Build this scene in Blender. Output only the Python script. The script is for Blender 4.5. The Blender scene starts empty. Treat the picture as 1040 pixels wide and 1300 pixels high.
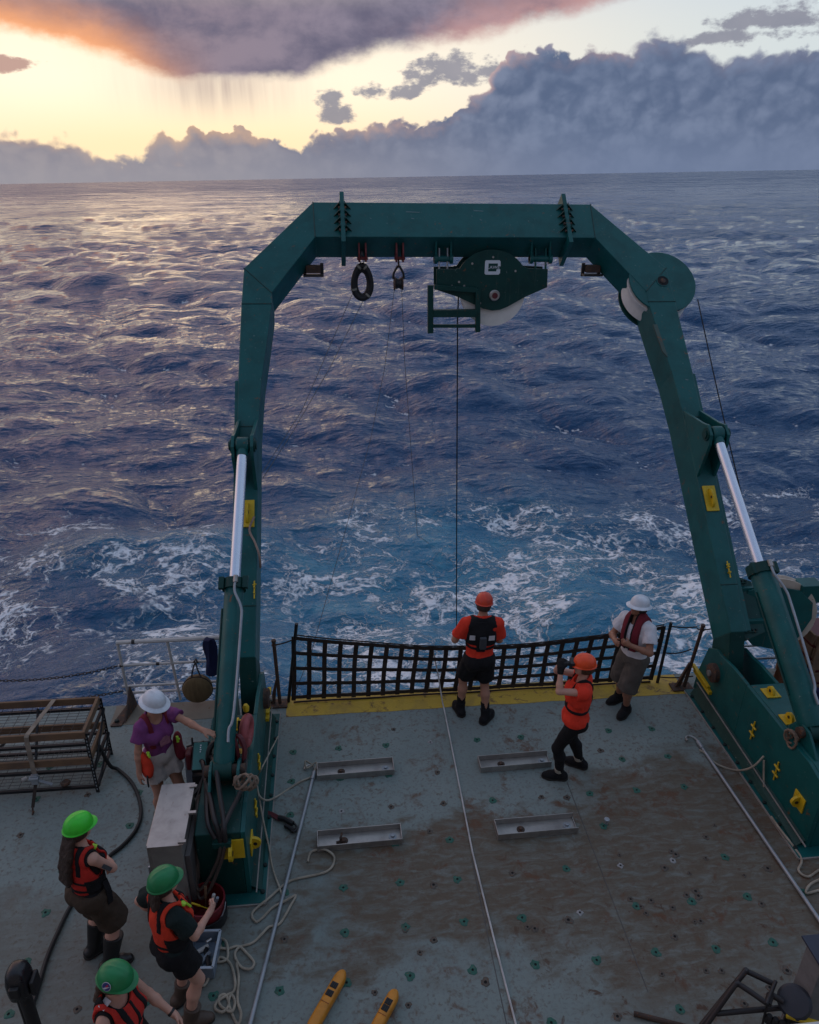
import bpy, bmesh, math, random
import numpy as np
from mathutils import Vector, Matrix

C = bpy.context.scene.collection
SC = bpy.context.scene
random.seed(7)
rad = math.radians

# ------------------------------------------------------------------ camera
# ship frame: X to the right of the picture, Y aft over the stern, Z up from the deck plating (metres)
CAM_H = 6.6
F_PX = 950.0
def _basis():
    a = np.array([410 - 520, 200 - 650, F_PX]); a /= np.linalg.norm(a)
    l = np.array([11050 - 520, 347 - 650, F_PX]); l -= a * (l @ a); l /= np.linalg.norm(l)
    return np.stack([l, a, np.cross(l, a)])
RW = _basis()
def ray(px, py): return RW @ np.array([px - 520.0, py - 650.0, F_PX])
ORG = np.array([0, 0, CAM_H])
def on_z(px, py, z=0.0):
    d = ray(px, py); return Vector(ORG + d * (z - CAM_H) / d[2])
def on_y(px, py, y):
    d = ray(px, py); return Vector(ORG + d * y / d[1])
def on_x(px, py, x):
    d = ray(px, py); return Vector(ORG + d * x / d[0])

cam_data = bpy.data.cameras.new('camera')
cam = bpy.data.objects.new('camera', cam_data); C.objects.link(cam); SC.camera = cam
cam_data.sensor_fit = 'HORIZONTAL'; cam_data.sensor_width = 36.0
cam_data.lens = F_PX / 1040 * 36.0
cam_data.clip_start = 0.1; cam_data.clip_end = 60000
rx, dn, fw = RW @ np.array([1, 0, 0.]), RW @ np.array([0, 1., 0]), RW @ np.array([0, 0, 1.])
m = Matrix(((rx[0], -dn[0], -fw[0], 0), (rx[1], -dn[1], -fw[1], 0), (rx[2], -dn[2], -fw[2], CAM_H), (0, 0, 0, 1)))
cam.matrix_world = m

# the ship rolls a little: true up in the ship frame
r1, r2 = ray(0, 233), ray(1040, 214.5)
SEA_N = np.cross(r2, r1); SEA_N /= np.linalg.norm(SEA_N)
if SEA_N[2] < 0: SEA_N = -SEA_N
SEA_E = np.array([1, 0, 0]) - SEA_N * SEA_N[0]; SEA_E /= np.linalg.norm(SEA_E)
SEA_A = np.cross(SEA_N, SEA_E)

SC.view_settings.view_transform = 'Standard'
SC.view_settings.look = 'None'
SC.view_settings.exposure = EXPOSURE = 0.74
SC.view_settings.gamma = 1.0
SC.view_settings.use_curve_mapping = False
SC.cycles.use_denoising = True
SC.cycles.max_bounces = 6
SC.cycles.diffuse_bounces = 3
SC.cycles.glossy_bounces = 3

# ------------------------------------------------------------------ node helper
class NT:
    def __init__(s, tree): s.t = tree; s.n = tree.nodes; s.l = tree.links
    def node(s, typ, **kw):
        n = s.n.new(typ)
        for k, v in kw.items(): setattr(n, k, v)
        return n
    def put(s, sock, v):
        if isinstance(v, bpy.types.NodeSocket): s.l.new(v, sock)
        elif v is not None:
            if sock.type == 'RGBA' and not isinstance(v, (int, float)) and len(v) == 3: v = (*v, 1)
            sock.default_value = v
    def m(s, op, a, b=None, c=None, clamp=False):
        n = s.node('ShaderNodeMath', operation=op, use_clamp=clamp)
        for i, v in enumerate((a, b, c)):
            if v is not None: s.put(n.inputs[i], v)
        return n.outputs[0]
    def vm(s, op, a, b=None, c=None):
        n = s.node('ShaderNodeVectorMath', operation=op)
        for i, v in enumerate((a, b, c)):
            if v is not None: s.put(n.inputs[i], v)
        return n.outputs['Value'] if op in ('DOT_PRODUCT', 'LENGTH', 'DISTANCE') else n.outputs[0]
    def mix(s, f, a, b, mode='MIX'):
        n = s.node('ShaderNodeMix', data_type='RGBA', blend_type=mode)
        s.put(n.inputs[0], f); s.put(n.inputs[6], a); s.put(n.inputs[7], b)
        return n.outputs[2]
    def ss(s, v, lo, hi, a=0.0, b=1.0):
        n = s.node('ShaderNodeMapRange', interpolation_type='SMOOTHSTEP')
        for i, q in enumerate((v, lo, hi, a, b)): s.put(n.inputs[i], q)
        return n.outputs[0]
    def noise(s, vec, scale, detail=4, rough=.5, dist=0.0, lac=2.0, color=False):
        n = s.node('ShaderNodeTexNoise'); s.put(n.inputs['Vector'], vec)
        for k, v in (('Scale', scale), ('Detail', detail), ('Roughness', rough), ('Distortion', dist), ('Lacunarity', lac)): s.put(n.inputs[k], v)
        return n.outputs['Color' if color else 'Fac']
    def xyz(s, v):
        n = s.node('ShaderNodeSeparateXYZ'); s.put(n.inputs[0], v); return n.outputs
    def comb(s, x, y, z):
        n = s.node('ShaderNodeCombineXYZ')
        for i, v in enumerate((x, y, z)): s.put(n.inputs[i], v)
        return n.outputs[0]
    def curve(s, v, pts):                       # pts in 0..1, 0..1
        n = s.node('ShaderNodeFloatCurve'); cm = n.mapping; cu = cm.curves[0]
        pts = sorted(pts)
        cu.points[0].location = pts[0]; cu.points[1].location = pts[-1]
        for p in pts[1:-1]: cu.points.new(*p)
        for p in cu.points: p.handle_type = 'VECTOR' if False else 'AUTO_CLAMPED'
        cm.use_clip = False; cm.extend = 'HORIZONTAL'; cm.update()
        s.put(n.inputs['Value'], v); return n.outputs[0]
    def bump(s, h, strength=.3, dist=.01, normal=None):
        n = s.node('ShaderNodeBump'); s.put(n.inputs['Strength'], strength); s.put(n.inputs['Distance'], dist); s.put(n.inputs['Height'], h)
        if normal is not None: s.put(n.inputs['Normal'], normal)
        return n.outputs[0]

# ------------------------------------------------------------------ world: dusk sky with clouds, true up = SEA_N
GLOW_AZ = -0.16
SUN_EL = 3.0
world = bpy.data.worlds.new('World'); SC.world = world; world.use_nodes = True
def build_world():
    t = NT(world.node_tree); t.n.clear()
    out = t.node('ShaderNodeOutputWorld'); bg = t.node('ShaderNodeBackground'); bg.inputs['Strength'].default_value = 0.1
    t.l.new(bg.outputs[0], out.inputs[0])
    d = t.node('ShaderNodeTexCoord').outputs['Generated']
    ex = t.vm('DOT_PRODUCT', d, tuple(SEA_E)); ey = t.vm('DOT_PRODUCT', d, tuple(SEA_A)); ez = t.vm('DOT_PRODUCT', d, tuple(SEA_N))
    sd = t.comb(ex, ey, t.m('MAXIMUM', ez, 0.002))
    sky = t.node('ShaderNodeTexSky', sky_type='NISHITA'); sky.sun_disc = False
    sky.sun_elevation = rad(SUN_EL); sky.sun_rotation = GLOW_AZ; sky.altitude = 0; sky.air_density = 1.0; sky.dust_density = 2.2; sky.ozone_density = 1.6
    t.put(sky.inputs['Vector'], sd)
    az = t.m('ARCTAN2', ex, ey)
    el = ez
    q = t.comb(ex, ey, t.m('MULTIPLY', ez, 1.9))                     # cloud space, a little flattened
    q1 = t.comb(ex, ey, t.m('MULTIPLY', ez, 1.15)); n1 = t.noise(q, 7.0, 8, .58); n2 = t.noise(q1, 22.0, 6, .6, .3); n3 = t.noise(q, 3.0, 3, .5)
    # clear air: nishita plus the broad warm afterglow over the hidden sun
    ga = t.m('DIVIDE', t.m('SUBTRACT', az, GLOW_AZ), .42); ge = t.m('DIVIDE', t.m('SUBTRACT', el, .045), .15)
    g = t.m('EXPONENT', t.m('MULTIPLY', -1.0, t.m('ADD', t.m('MULTIPLY', ga, ga), t.m('MULTIPLY', ge, ge))))
    sunset = t.mix(t.ss(az, -.3, .55), (6.0, 5.3, 4.4), (4.0, 4.5, 4.75))
    high = t.mix(t.ss(el, .13, .3), sunset, t.mix(t.ss(az, -.35, .35), (7.6, 5.0, 4.6), (2.7, 3.4, 5.2)))
    high = t.mix(t.ss(el, .45, .9), high, (2.2, 2.8, 4.0))
    # away from the sunset the clear sky is dusk blue
    back = t.ss(t.m('ABSOLUTE', az), .7, 2.2)
    high = t.mix(back, high, (1.5, 2.0, 3.1))
    clear = t.mix(.92, sky.outputs[0], high)
    glow = t.mix(t.ss(el, .03, .11), (6.9, 5.2, 3.1), (7.4, 6.4, 4.9))
    clear = t.mix(t.m('MULTIPLY', g, .92), clear, glow)
    col = clear
    A = lambda p: ((p[0] + .8) / 1.6, p[1] * 4)                      # curve domain
    azn = t.m('DIVIDE', t.m('ADD', az, .8), 1.6)
    def edge(pts): return t.m('DIVIDE', t.curve(azn, [A(p) for p in pts]), 4.0)
    # upper cloud sheet
    eu = edge([(-.8, .2), (-.45, .15), (-.33, .138), (-.264, .126), (-.179, .103), (-.146, .097), (-.04, .1), (.011, .109), (.143, .137), (.266, .154), (.316, .163), (.37, .172), (.47, .205), (.8, .26)])
    wob = t.m('ADD', t.m('MULTIPLY', t.m('SUBTRACT', n1, .5), .045), t.m('ADD', t.m('MULTIPLY', t.m('SUBTRACT', n2, .5), .016), t.m('MULTIPLY', t.m('SUBTRACT', t.noise(q, 60.0, 5, .62), .5), .008)))
    du = t.m('SUBTRACT', t.m('ADD', el, wob), eu)                    # >0 inside
    q2 = t.comb(t.m('DIVIDE', ex, t.m('ADD', el, .25)), t.m('DIVIDE', ey, t.m('ADD', el, .25)), 0.0)
    holes = t.noise(q2, 1.6, 6, .55, .2)
    gaps = t.m('MULTIPLY', t.ss(t.m('ADD', holes, t.ss(az, .35, -.3, 0, .11)), .42, .60), t.ss(el, .165, .23))
    mu = t.m('MULTIPLY', t.ss(du, -.004, .016), t.m('SUBTRACT', 1.0, t.m('MULTIPLY', gaps, .85)))
    lightc = t.noise(q2, 2.6, 5, .6)
    cu = t.mix(t.ss(t.m('ADD', lightc, t.m('MULTIPLY', t.m('SUBTRACT', n2, .5), .8)), .3, .75), (.85, .80, 1.2), t.mix(t.ss(az, .2, -.3), (1.55, 1.42, 1.9), (1.9, 1.45, 1.7)))
    cu = t.mix(t.ss(el, .19, .32), cu, t.mix(lightc, t.mix(t.ss(az, -.5, .2), (1.9, 1.5, 1.9), (1.4, 1.8, 2.6)), t.mix(t.ss(az, -.4, .3), (7.6, 4.8, 4.2), (2.5, 3.05, 4.0))))
    cu = t.mix(t.ss(el, .45, .8), cu, t.mix(lightc, (1.5, 2.0, 2.7), (2.7, 3.4, 4.2)))
    fr = t.m('MULTIPLY', t.ss(du, .06, .0), t.ss(az, -.1, -.25))
    cu = t.mix(t.m('MULTIPLY', fr, .9), cu, (6.8, 2.9, 1.2))
    pk = t.m('MULTIPLY', t.m('MULTIPLY', t.ss(du, .06, .0), t.ss(az, .03, .2)), t.ss(n1, .4, .6))
    cu = t.mix(t.m('MULTIPLY', pk, .75), cu, (4.2, 2.3, 2.1))
    # rain shaft below the cloud
    va = t.m('DIVIDE', t.m('SUBTRACT', az, -.12), .085)
    vs = t.m('MULTIPLY', t.m('EXPONENT', t.m('MULTIPLY', -1.0, t.m('MULTIPLY', va, va))), t.ss(el, .05, .1))
    streak = t.noise(t.comb(t.m('MULTIPLY', az, 60), t.m('MULTIPLY', el, 4), 0.0), 1.0, 3, .6)
    vs = t.m('MULTIPLY', vs, t.ss(du, .016, -.004))
    col = t.mix(t.m('MULTIPLY', t.m('MULTIPLY', vs, streak), 1.15, None, True), col, (2.6, 2.0, 1.9))
    col = t.mix(mu, col, cu)
    # scattered small clouds
    def blob(a0, e0, wa, we):
        x = t.m('DIVIDE', t.m('SUBTRACT', az, a0), wa); y = t.m('DIVIDE', t.m('SUBTRACT', el, e0), we)
        return t.m('SUBTRACT', 1.0, t.m('SQRT', t.m('ADD', t.m('MULTIPLY', x, x), t.m('MULTIPLY', y, y))))
    small = None
    for b in ((.018, .078, .03, .028), (.065, .09, .04, .013), (.165, .108, .095, .024), (.03, .072, .03, .022), (.46, .128, .12, .012), (.50, .142, .09, .016), (.1, .088, .05, .012), (-.335, .113, .05, .01)):
        v = blob(*b); small = v if small is None else t.m('MAXIMUM', small, v)
    n4 = t.noise(t.vm('ADD', q, (3.1, 1.7, .4)), 26.0, 6, .62)
    ms = t.ss(t.m('ADD', small, t.m('MULTIPLY', t.m('SUBTRACT', n4, .55), 2.6)), .15, .55)
    csm = t.mix(t.ss(az, -.3, -.2), (2.9, 1.7, 1.5), t.mix(n2, (1.0, 1.1, 1.55), (1.9, 1.85, 2.2)))
    col = t.mix(t.m('MULTIPLY', ms, .88), col, csm)
    # cumulus bank along the horizon
    eb = edge([(-.8, .05), (-.42, .055), (-.348, .056), (-.286, .052), (-.262, .036), (-.215, .034), (-.183, .047), (-.168, .037), (-.142, .06), (-.071, .056), (-.04, .046), (.003, .057), (.031, .062), (.124, .069), (.18, .084), (.202, .104), (.222, .128), (.267, .133), (.353, .133), (.394, .139), (.428, .128), (.453, .118), (.55, .123), (.8, .1)])
    def billow(v): 
        b1 = t.m('ABSOLUTE', t.m('SUBTRACT', t.noise(v, 15.0, 1, .5, .25), .5)); b2 = t.m('ABSOLUTE', t.m('SUBTRACT', t.noise(v, 37.0, 2, .55, .2), .5))
        return t.m('ADD', t.m('MULTIPLY', b1, 3.0), t.m('MULTIPLY', b2, 1.6))
    puff = t.m('SUBTRACT', billow(q1), .45)
    n6 = t.noise(q1, 75.0, 4, .62)
    qo = t.vm('ADD', q1, (-.008, 0, .010)); relief = t.m('SUBTRACT', puff, t.m('SUBTRACT', billow(qo), .45))
    wb = t.m('ADD', t.m('MULTIPLY', puff, .022), t.m('ADD', t.m('MULTIPLY', t.m('SUBTRACT', n1, .5), .03), t.m('ADD', t.m('MULTIPLY', t.m('SUBTRACT', n2, .5), .020), t.m('MULTIPLY', t.m('SUBTRACT', n6, .5), .010))))
    db = t.m('ADD', t.m('SUBTRACT', t.m('SUBTRACT', eb, .004), el), wb)
    mb = t.ss(db, -.0008, t.m('ADD', .002, t.m('MULTIPLY', t.ss(n3, .4, .65), .008)))
    shade = t.m('ADD', t.m('MULTIPLY', puff, .30), t.m('ADD', t.m('MULTIPLY', n1, .95), t.m('MULTIPLY', t.m('SUBTRACT', n2, .5), 1.0)))
    s01 = t.ss(t.m('ADD', shade, t.m('MULTIPLY', relief, .42)), .15, .9)
    right = t.mix(s01, (.62, .86, 1.45), (1.12, 1.40, 2.1))
    left = t.mix(s01, (1.2, 1.15, 1.5), (2.1, 1.85, 1.95))
    cb = t.mix(t.ss(az, -.25, .3), left, right)
    rim = t.m('MULTIPLY', t.ss(db, .02, .0), t.ss(n1, .4, .62))
    cb = t.mix(t.m('MULTIPLY', rim, t.ss(az, .5, .15, .1, .75)), cb, t.mix(t.ss(az, -.1, .25), (4.4, 2.8, 1.8), (4.2, 2.7, 2.4)))
    hz = t.ss(el, .065, .0)
    cb = t.mix(t.m('MULTIPLY', hz, .8), cb, t.mix(t.ss(az, -.25, .4), (2.1, 2.0, 2.2), (1.0, 1.28, 2.0)))
    col = t.mix(mb, col, cb)
    # below the horizon: the sea's own dark blue (never in view)
    col = t.mix(t.ss(ez, -.01, -.03), col, (.25, .4, .7))
    t.put(bg.inputs['Color'], col)
build_world()
world.cycles.sampling_method = 'MANUAL'; world.cycles.sample_map_resolution = 1024

sun = bpy.data.lights.new('sun', 'SUN'); sun.energy = 0.02; sun.angle = rad(14); sun.color = (1, .72, .45)
so = bpy.data.objects.new('sun', sun); C.objects.link(so)
sdir = SEA_E * math.sin(GLOW_AZ) * math.cos(rad(SUN_EL)) + SEA_A * math.cos(GLOW_AZ) * math.cos(rad(SUN_EL)) + SEA_N * math.sin(rad(SUN_EL))
so.rotation_euler = Vector(sdir).to_track_quat('Z', 'Y').to_euler()
so.location = (-10, 40, 12)

# ------------------------------------------------------------------ materials
MATS = {}
def material(name, build):
    if name in MATS: return MATS[name]
    mt = bpy.data.materials.new(name); mt.use_nodes = True
    t = NT(mt.node_tree); p = mt.node_tree.nodes['Principled BSDF']
    build(t, p); MATS[name] = mt; return mt
def obj_co(t): return t.node('ShaderNodeTexCoord').outputs['Object']
def paint(name, col, rough=.45, metal=0.0, grime=.35, rust=0.0, scale=1.0, grain=.15, dark=.45, spec=.5, streak=0.0):
    def b(t, p):
        co = obj_co(t)
        n = t.noise(co, 3.2 * scale, 6, .6, .3); f = t.noise(co, 38 * scale, 4, .6)
        c = t.mix(t.ss(n, .35, .75, 0, grime), col, tuple(x * dark for x in col))
        c = t.mix(t.ss(f, .62, .8, 0, grime * .6), c, tuple(min(1, x * 1.5 + .02) for x in col))
        if rust:
            r = t.noise(co, 9 * scale, 7, .68, .6)
            c = t.mix(t.ss(r, .66 - .1 * rust, .74 - .1 * rust, 0, .9), c, t.mix(f, (.10, .035, .015), (.22, .09, .035)))
        if streak:
            sv = t.noise(t.vm('MULTIPLY', co, (14, 14, .9)), 1.6, 5, .65, .2); c = t.mix(t.m('MULTIPLY', t.ss(sv, .60, .74), streak), c, t.mix(f, (.09, .075, .05), (.13, .17, .15)))
            sw_ = t.noise(co, 26, 3, .5); c = t.mix(t.m('MULTIPLY', t.ss(sw_, .70, .74), .7), c, (.14, .20, .19))
        t.put(p.inputs['Base Color'], c)
        t.put(p.inputs['Roughness'], t.m('ADD', rough - .1, t.m('MULTIPLY', n, .22)))
        p.inputs['Metallic'].default_value = metal
        p.inputs['Specular IOR Level'].default_value = spec
        t.put(p.inputs['Normal'], t.bump(f, grain, .004))
    return material(name, b)
def cloth(name, col, var=.35, rough=.85, fold=.5):
    def b(t, p):
        co = obj_co(t)
        n = t.noise(co, 9, 5, .6, .5); f = t.noise(co, 160, 2, .5)
        t.put(p.inputs['Base Color'], t.mix(t.ss(n, .3, .7, 0, var), col, tuple(x * .62 for x in col)))
        p.inputs['Roughness'].default_value = rough
        p.inputs['Specular IOR Level'].default_value = .25
        w = t.noise(t.vm('MULTIPLY', co, (1, 1, .55)), 17, 4, .5, 1.2)
        h = t.m('ADD', w, t.m('MULTIPLY', f, .08))
        t.put(p.inputs['Normal'], t.bump(h, fold, .022))
    return material(name, b)
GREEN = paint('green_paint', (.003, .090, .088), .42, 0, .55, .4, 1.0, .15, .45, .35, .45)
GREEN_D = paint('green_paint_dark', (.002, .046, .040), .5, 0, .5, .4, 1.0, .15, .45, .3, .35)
YELLOW = paint('yellow_paint', (.62, .42, .01), .5, 0, .45, .2, 2.5)
STEEL = paint('stainless_steel', (.42, .40, .38), .42, .75, .5, .12, 2.0)
GALV = paint('galvanised_steel', (.34, .37, .40), .5, .55, .4, .1, 2.0)
CHROME = paint('chromed_rod', (.72, .76, .85), .25, .85, .1, 0, 1.0)
BLACK = paint('black_paint', (.012, .012, .014), .5, 0, .3, .15, 2.0)
RUBBER = paint('black_rubber', (.010, .010, .011), .6, 0, .4, 0, 2.0)
RUSTY = paint('rusty_steel', (.07, .045, .035), .75, .2, .6, 1.2, 3.0)
WHITE = paint('white_paint', (.52, .50, .48), .5, 0, .35, .35, 2.0)
WOOD = None
def _wood(t, p):
    co = obj_co(t)
    g = t.noise(t.vm('MULTIPLY', co, (2.0, 26, 26)), 3, 6, .6, .8); n = t.noise(co, 4, 4, .6)
    c = t.mix(g, (.10, .052, .026), (.24, .145, .08)); c = t.mix(t.ss(n, .4, .75, 0, .6), c, (.07, .05, .04))
    t.put(p.inputs['Base Color'], c); p.inputs['Roughness'].default_value = .8
    t.put(p.inputs['Normal'], t.bump(g, .3, .004))
WOOD = material('weathered_wood', _wood)
def _rope(name, a, b):
    def f(t, p):
        co = obj_co(t)
        n = t.noise(co, 60, 4, .6); m2 = t.noise(co, 8, 3, .5)
        t.put(p.inputs['Base Color'], t.mix(t.ss(m2, .3, .7, 0, .6), t.mix(n, a, b), tuple(x * .5 for x in a)))
        p.inputs['Roughness'].default_value = .9
        t.put(p.inputs['Normal'], t.bump(n, .6, .006))
    return material(name, f)
ROPE = _rope('natural_rope', (.30, .26, .20), (.48, .43, .35))
ROPE_W = _rope('white_rope', (.48, .47, .46), (.66, .64, .62))
WEB = _rope('tarred_webbing', (.018, .012, .010), (.045, .03, .022))
STRAPM = _rope('tan_webbing', (.22, .18, .14), (.34, .28, .22))
NYLON = paint('nylon_sheave', (.80, .76, .70), .55, 0, .35, .12, 1.5, .1, .6)
RED = paint('red_plastic', (.32, .012, .018), .45, 0, .35, 0, 2.0)
DARKRED = paint('dark_red_rubber', (.10, .010, .016), .5, 0, .4, 0, 2.0)
ORANGE_F = paint('orange_float', (.62, .24, .012), .42, 0, .5, .05, 3.0)
BLUE_C = cloth('navy_cloth', (.012, .018, .06))
GREYPL = paint('grey_plastic', (.20, .23, .27), .5, 0, .3, 0, 2.0)

# ------------------------------------------------------------------ mesh builder
WPOS = {}
def wpos(o): return WPOS[o.name] if o.name in WPOS else o.matrix_world.translation.copy()
class MB:
    def __init__(s): s.v = []; s.f = []
    def add(s, vs, fs):
        o = len(s.v); s.v += [tuple(x) for x in vs]; s.f += [tuple(i + o for i in f) for f in fs]; return s
    def box(s, lo, hi, M=None):
        x0, y0, z0 = lo; x1, y1, z1 = hi
        vs = [Vector(p) for p in ((x0,y0,z0),(x1,y0,z0),(x1,y1,z0),(x0,y1,z0),(x0,y0,z1),(x1,y0,z1),(x1,y1,z1),(x0,y1,z1))]
        if M is not None: vs = [M @ v for v in vs]
        return s.add(vs, [(0,3,2,1),(4,5,6,7),(0,1,5,4),(1,2,6,5),(2,3,7,6),(3,0,4,7)])
    def bar(s, a, b, w, h, up=(0, 0, 1)):
        a, b = Vector(a), Vector(b); d = (b - a); L = d.length; d.normalize()
        u = Vector(up); x = d.cross(u)
        if x.length < 1e-4: x = d.cross(Vector((1, 0, 0)))
        x.normalize(); z = x.cross(d)
        M = Matrix(((x.x, d.x, z.x, a.x), (x.y, d.y, z.y, a.y), (x.z, d.z, z.z, a.z), (0, 0, 0, 1)))
        return s.box((-w/2, 0, -h/2), (w/2, L, h/2), M)
    def tube(s, pts, r, n=10, closed=False):
        P = [Vector(p) for p in pts]; N = len(P); R = r if isinstance(r, (list, tuple)) else [r] * N
        vs = []; nx = None
        for i, p in enumerate(P):
            a = P[(i - 1) % N] if (closed or i > 0) else p; b = P[(i + 1) % N] if (closed or i < N - 1) else p
            t = (b - a)
            if t.length < 1e-9: t = Vector((0, 0, 1))
            t.normalize()
            if nx is None:
                nx = t.orthogonal().normalized()
            else:
                nx = nx - t * nx.dot(t)
                nx = nx.normalized() if nx.length > 1e-6 else t.orthogonal().normalized()
            ny = t.cross(nx)
            vs += [p + (nx * math.cos(2*math.pi*k/n) + ny * math.sin(2*math.pi*k/n)) * R[i] for k in range(n)]
        fs = []
        for i in range(N if closed else N - 1):
            j = (i + 1) % N
            for k in range(n): fs.append((i*n+k, i*n+(k+1)%n, j*n+(k+1)%n, j*n+k))
        if not closed: fs += [tuple(range(n-1, -1, -1)), tuple((N-1)*n+k for k in range(n))]
        return s.add(vs, fs)
    def lathe(s, prof, c=(0,0,0), axis=(0,0,1), n=28, closed=False):
        ax = Vector(axis).normalized(); u = ax.orthogonal().normalized(); w = ax.cross(u); c = Vector(c); vs = []
        for r, h in prof:
            vs += [c + ax*h + (u*math.cos(2*math.pi*k/n) + w*math.sin(2*math.pi*k/n))*max(r, 1e-4) for k in range(n)]
        fs = []; N = len(prof)
        for i in range(N if closed else N-1):
            j = (i+1) % N
            for k in range(n): fs.append((i*n+k, i*n+(k+1)%n, j*n+(k+1)%n, j*n+k))
        if not closed: fs += [tuple(range(n-1,-1,-1)), tuple((N-1)*n+k for k in range(n))]
        return s.add(vs, fs)
    def disc(s, c, axis, r, h, n=24): return s.lathe([(r, 0), (r, h)], c, axis, n)
    def prism(s, poly, depth):
        P = [Vector(p) for p in poly]; d = Vector(depth); n = len(P)
        fs = [tuple(range(n-1,-1,-1)), tuple(range(n, 2*n))] + [(i, (i+1)%n, n+(i+1)%n, n+i) for i in range(n)]
        return s.add(P + [p + d for p in P], fs)
    def ribbon(s, pts, width_dir, w, t=.008):
        P = [Vector(p) for p in pts]; wd = Vector(width_dir).normalized(); vs = []; N = len(P)
        for i, p in enumerate(P):
            tg = (P[min(i+1, N-1)] - P[max(i-1, 0)]).normalized(); nn = tg.cross(wd).normalized(); ww = nn.cross(tg).normalized()
            vs += [p + ww*w/2 + nn*t/2, p - ww*w/2 + nn*t/2, p - ww*w/2 - nn*t/2, p + ww*w/2 - nn*t/2]
        fs = [(3,2,1,0), tuple((N-1)*4+k for k in range(4))]
        for i in range(N-1):
            for k in range(4): fs.append((i*4+k, i*4+(k+1)%4, (i+1)*4+(k+1)%4, (i+1)*4+k))
        return s.add(vs, fs)
    def done(s, name, mat, parent=None, smooth=False, bevel=0.0, origin=None, parentspace=False):
        me = bpy.data.meshes.new(name); o = Vector(origin) if origin is not None else Vector((0,0,0))
        if parent is not None and not parentspace: o = wpos(parent) if origin is None else o
        me.from_pydata([tuple(Vector(v) - o) for v in s.v], [], s.f)
        bm = bmesh.new(); bm.from_mesh(me); bmesh.ops.recalc_face_normals(bm, faces=bm.faces); bm.to_mesh(me); bm.free()
        me.materials.append(mat)
        ob = bpy.data.objects.new(name, me); C.objects.link(ob)
        if parent is not None:
            ob.parent = parent
            if not parentspace: ob.location = o - wpos(parent); WPOS[ob.name] = o.copy()
        else: ob.location = o; WPOS[ob.name] = o.copy()
        if smooth:
            me.polygons.foreach_set('use_smooth', [True] * len(me.polygons))
            try: me.set_sharp_from_angle(angle=rad(38))
            except Exception: pass
        if bevel:
            bv = ob.modifiers.new('bevel', 'BEVEL'); bv.width = bevel; bv.segments = 2; bv.limit_method = 'ANGLE'; bv.angle_limit = rad(35)
        return ob
def tag(o, label=None, cat=None, group=None, kind=None):
    for k, v in (('label', label), ('category', cat), ('group', group), ('kind', kind)):
        if v: o[k] = v
    return o
def thing(name, label, cat, loc=(0,0,0), group=None, rz=0.0):
    o = bpy.data.objects.new(name, None); C.objects.link(o); o.location = loc; o.rotation_euler = (0, 0, rz)
    o.empty_display_size = .2
    o.matrix_world = Matrix.Translation(Vector(loc)) @ Matrix.Rotation(rz, 4, 'Z')
    return tag(o, label, cat, group)
def smooth_path(pts, sub=6):
    P = [Vector(p) for p in pts]; out = []
    for i in range(len(P) - 1):
        p0, p1, p2, p3 = P[max(i-1,0)], P[i], P[i+1], P[min(i+2, len(P)-1)]
        for k in range(sub):
            t = k / sub
            out.append(.5 * ((2*p1) + (p2-p0)*t + (2*p0-5*p1+4*p2-p3)*t*t + (3*p1-p0-3*p2+p3)*t**3))
    out.append(P[-1]); return out
def single(mb, name, mat, label, cat, group=None, origin=None, **kw):
    if origin is None:
        vs = np.array(mb.v); origin = ((vs[:,0].min()+vs[:,0].max())/2, (vs[:,1].min()+vs[:,1].max())/2, vs[:,2].min())
    return tag(mb.done(name, mat, None, origin=origin, **kw), label, cat, group)
# ------------------------------------------------------------------ sea
SEA_C = np.array([2.0, 8.0, -2.6])
def ocean_band(L, N, lmin, lmax, seed, wind, V):
    rng = np.random.default_rng(seed)
    k = 2*np.pi*np.fft.fftfreq(N, L/N); kx, ky = np.meshgrid(k, k, indexing='ij'); kk = np.hypot(kx, ky); kk[0,0] = 1
    Lw = V*V/9.81; cosw = (kx*wind[0]+ky*wind[1])/kk
    P = np.exp(-1/(kk*Lw)**2)/kk**4*(np.abs(cosw)**1.6*.85+.15); P[0,0] = 0
    lam = 2*np.pi/kk
    P[(lam < lmin) | (lam >= lmax)] = 0
    dk = 2*np.pi/L
    xi = rng.normal(size=(N,N)) + 1j*rng.normal(size=(N,N))
    h0 = xi*np.sqrt(P)*dk*N*N/math.sqrt(2)
    h = np.real(np.fft.ifft2(h0)); dx = np.real(np.fft.ifft2(-1j*kx/kk*h0)); dy = np.real(np.fft.ifft2(-1j*ky/kk*h0))
    var = np.sum(P)*dk*dk
    return h, dx, dy, var
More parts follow.
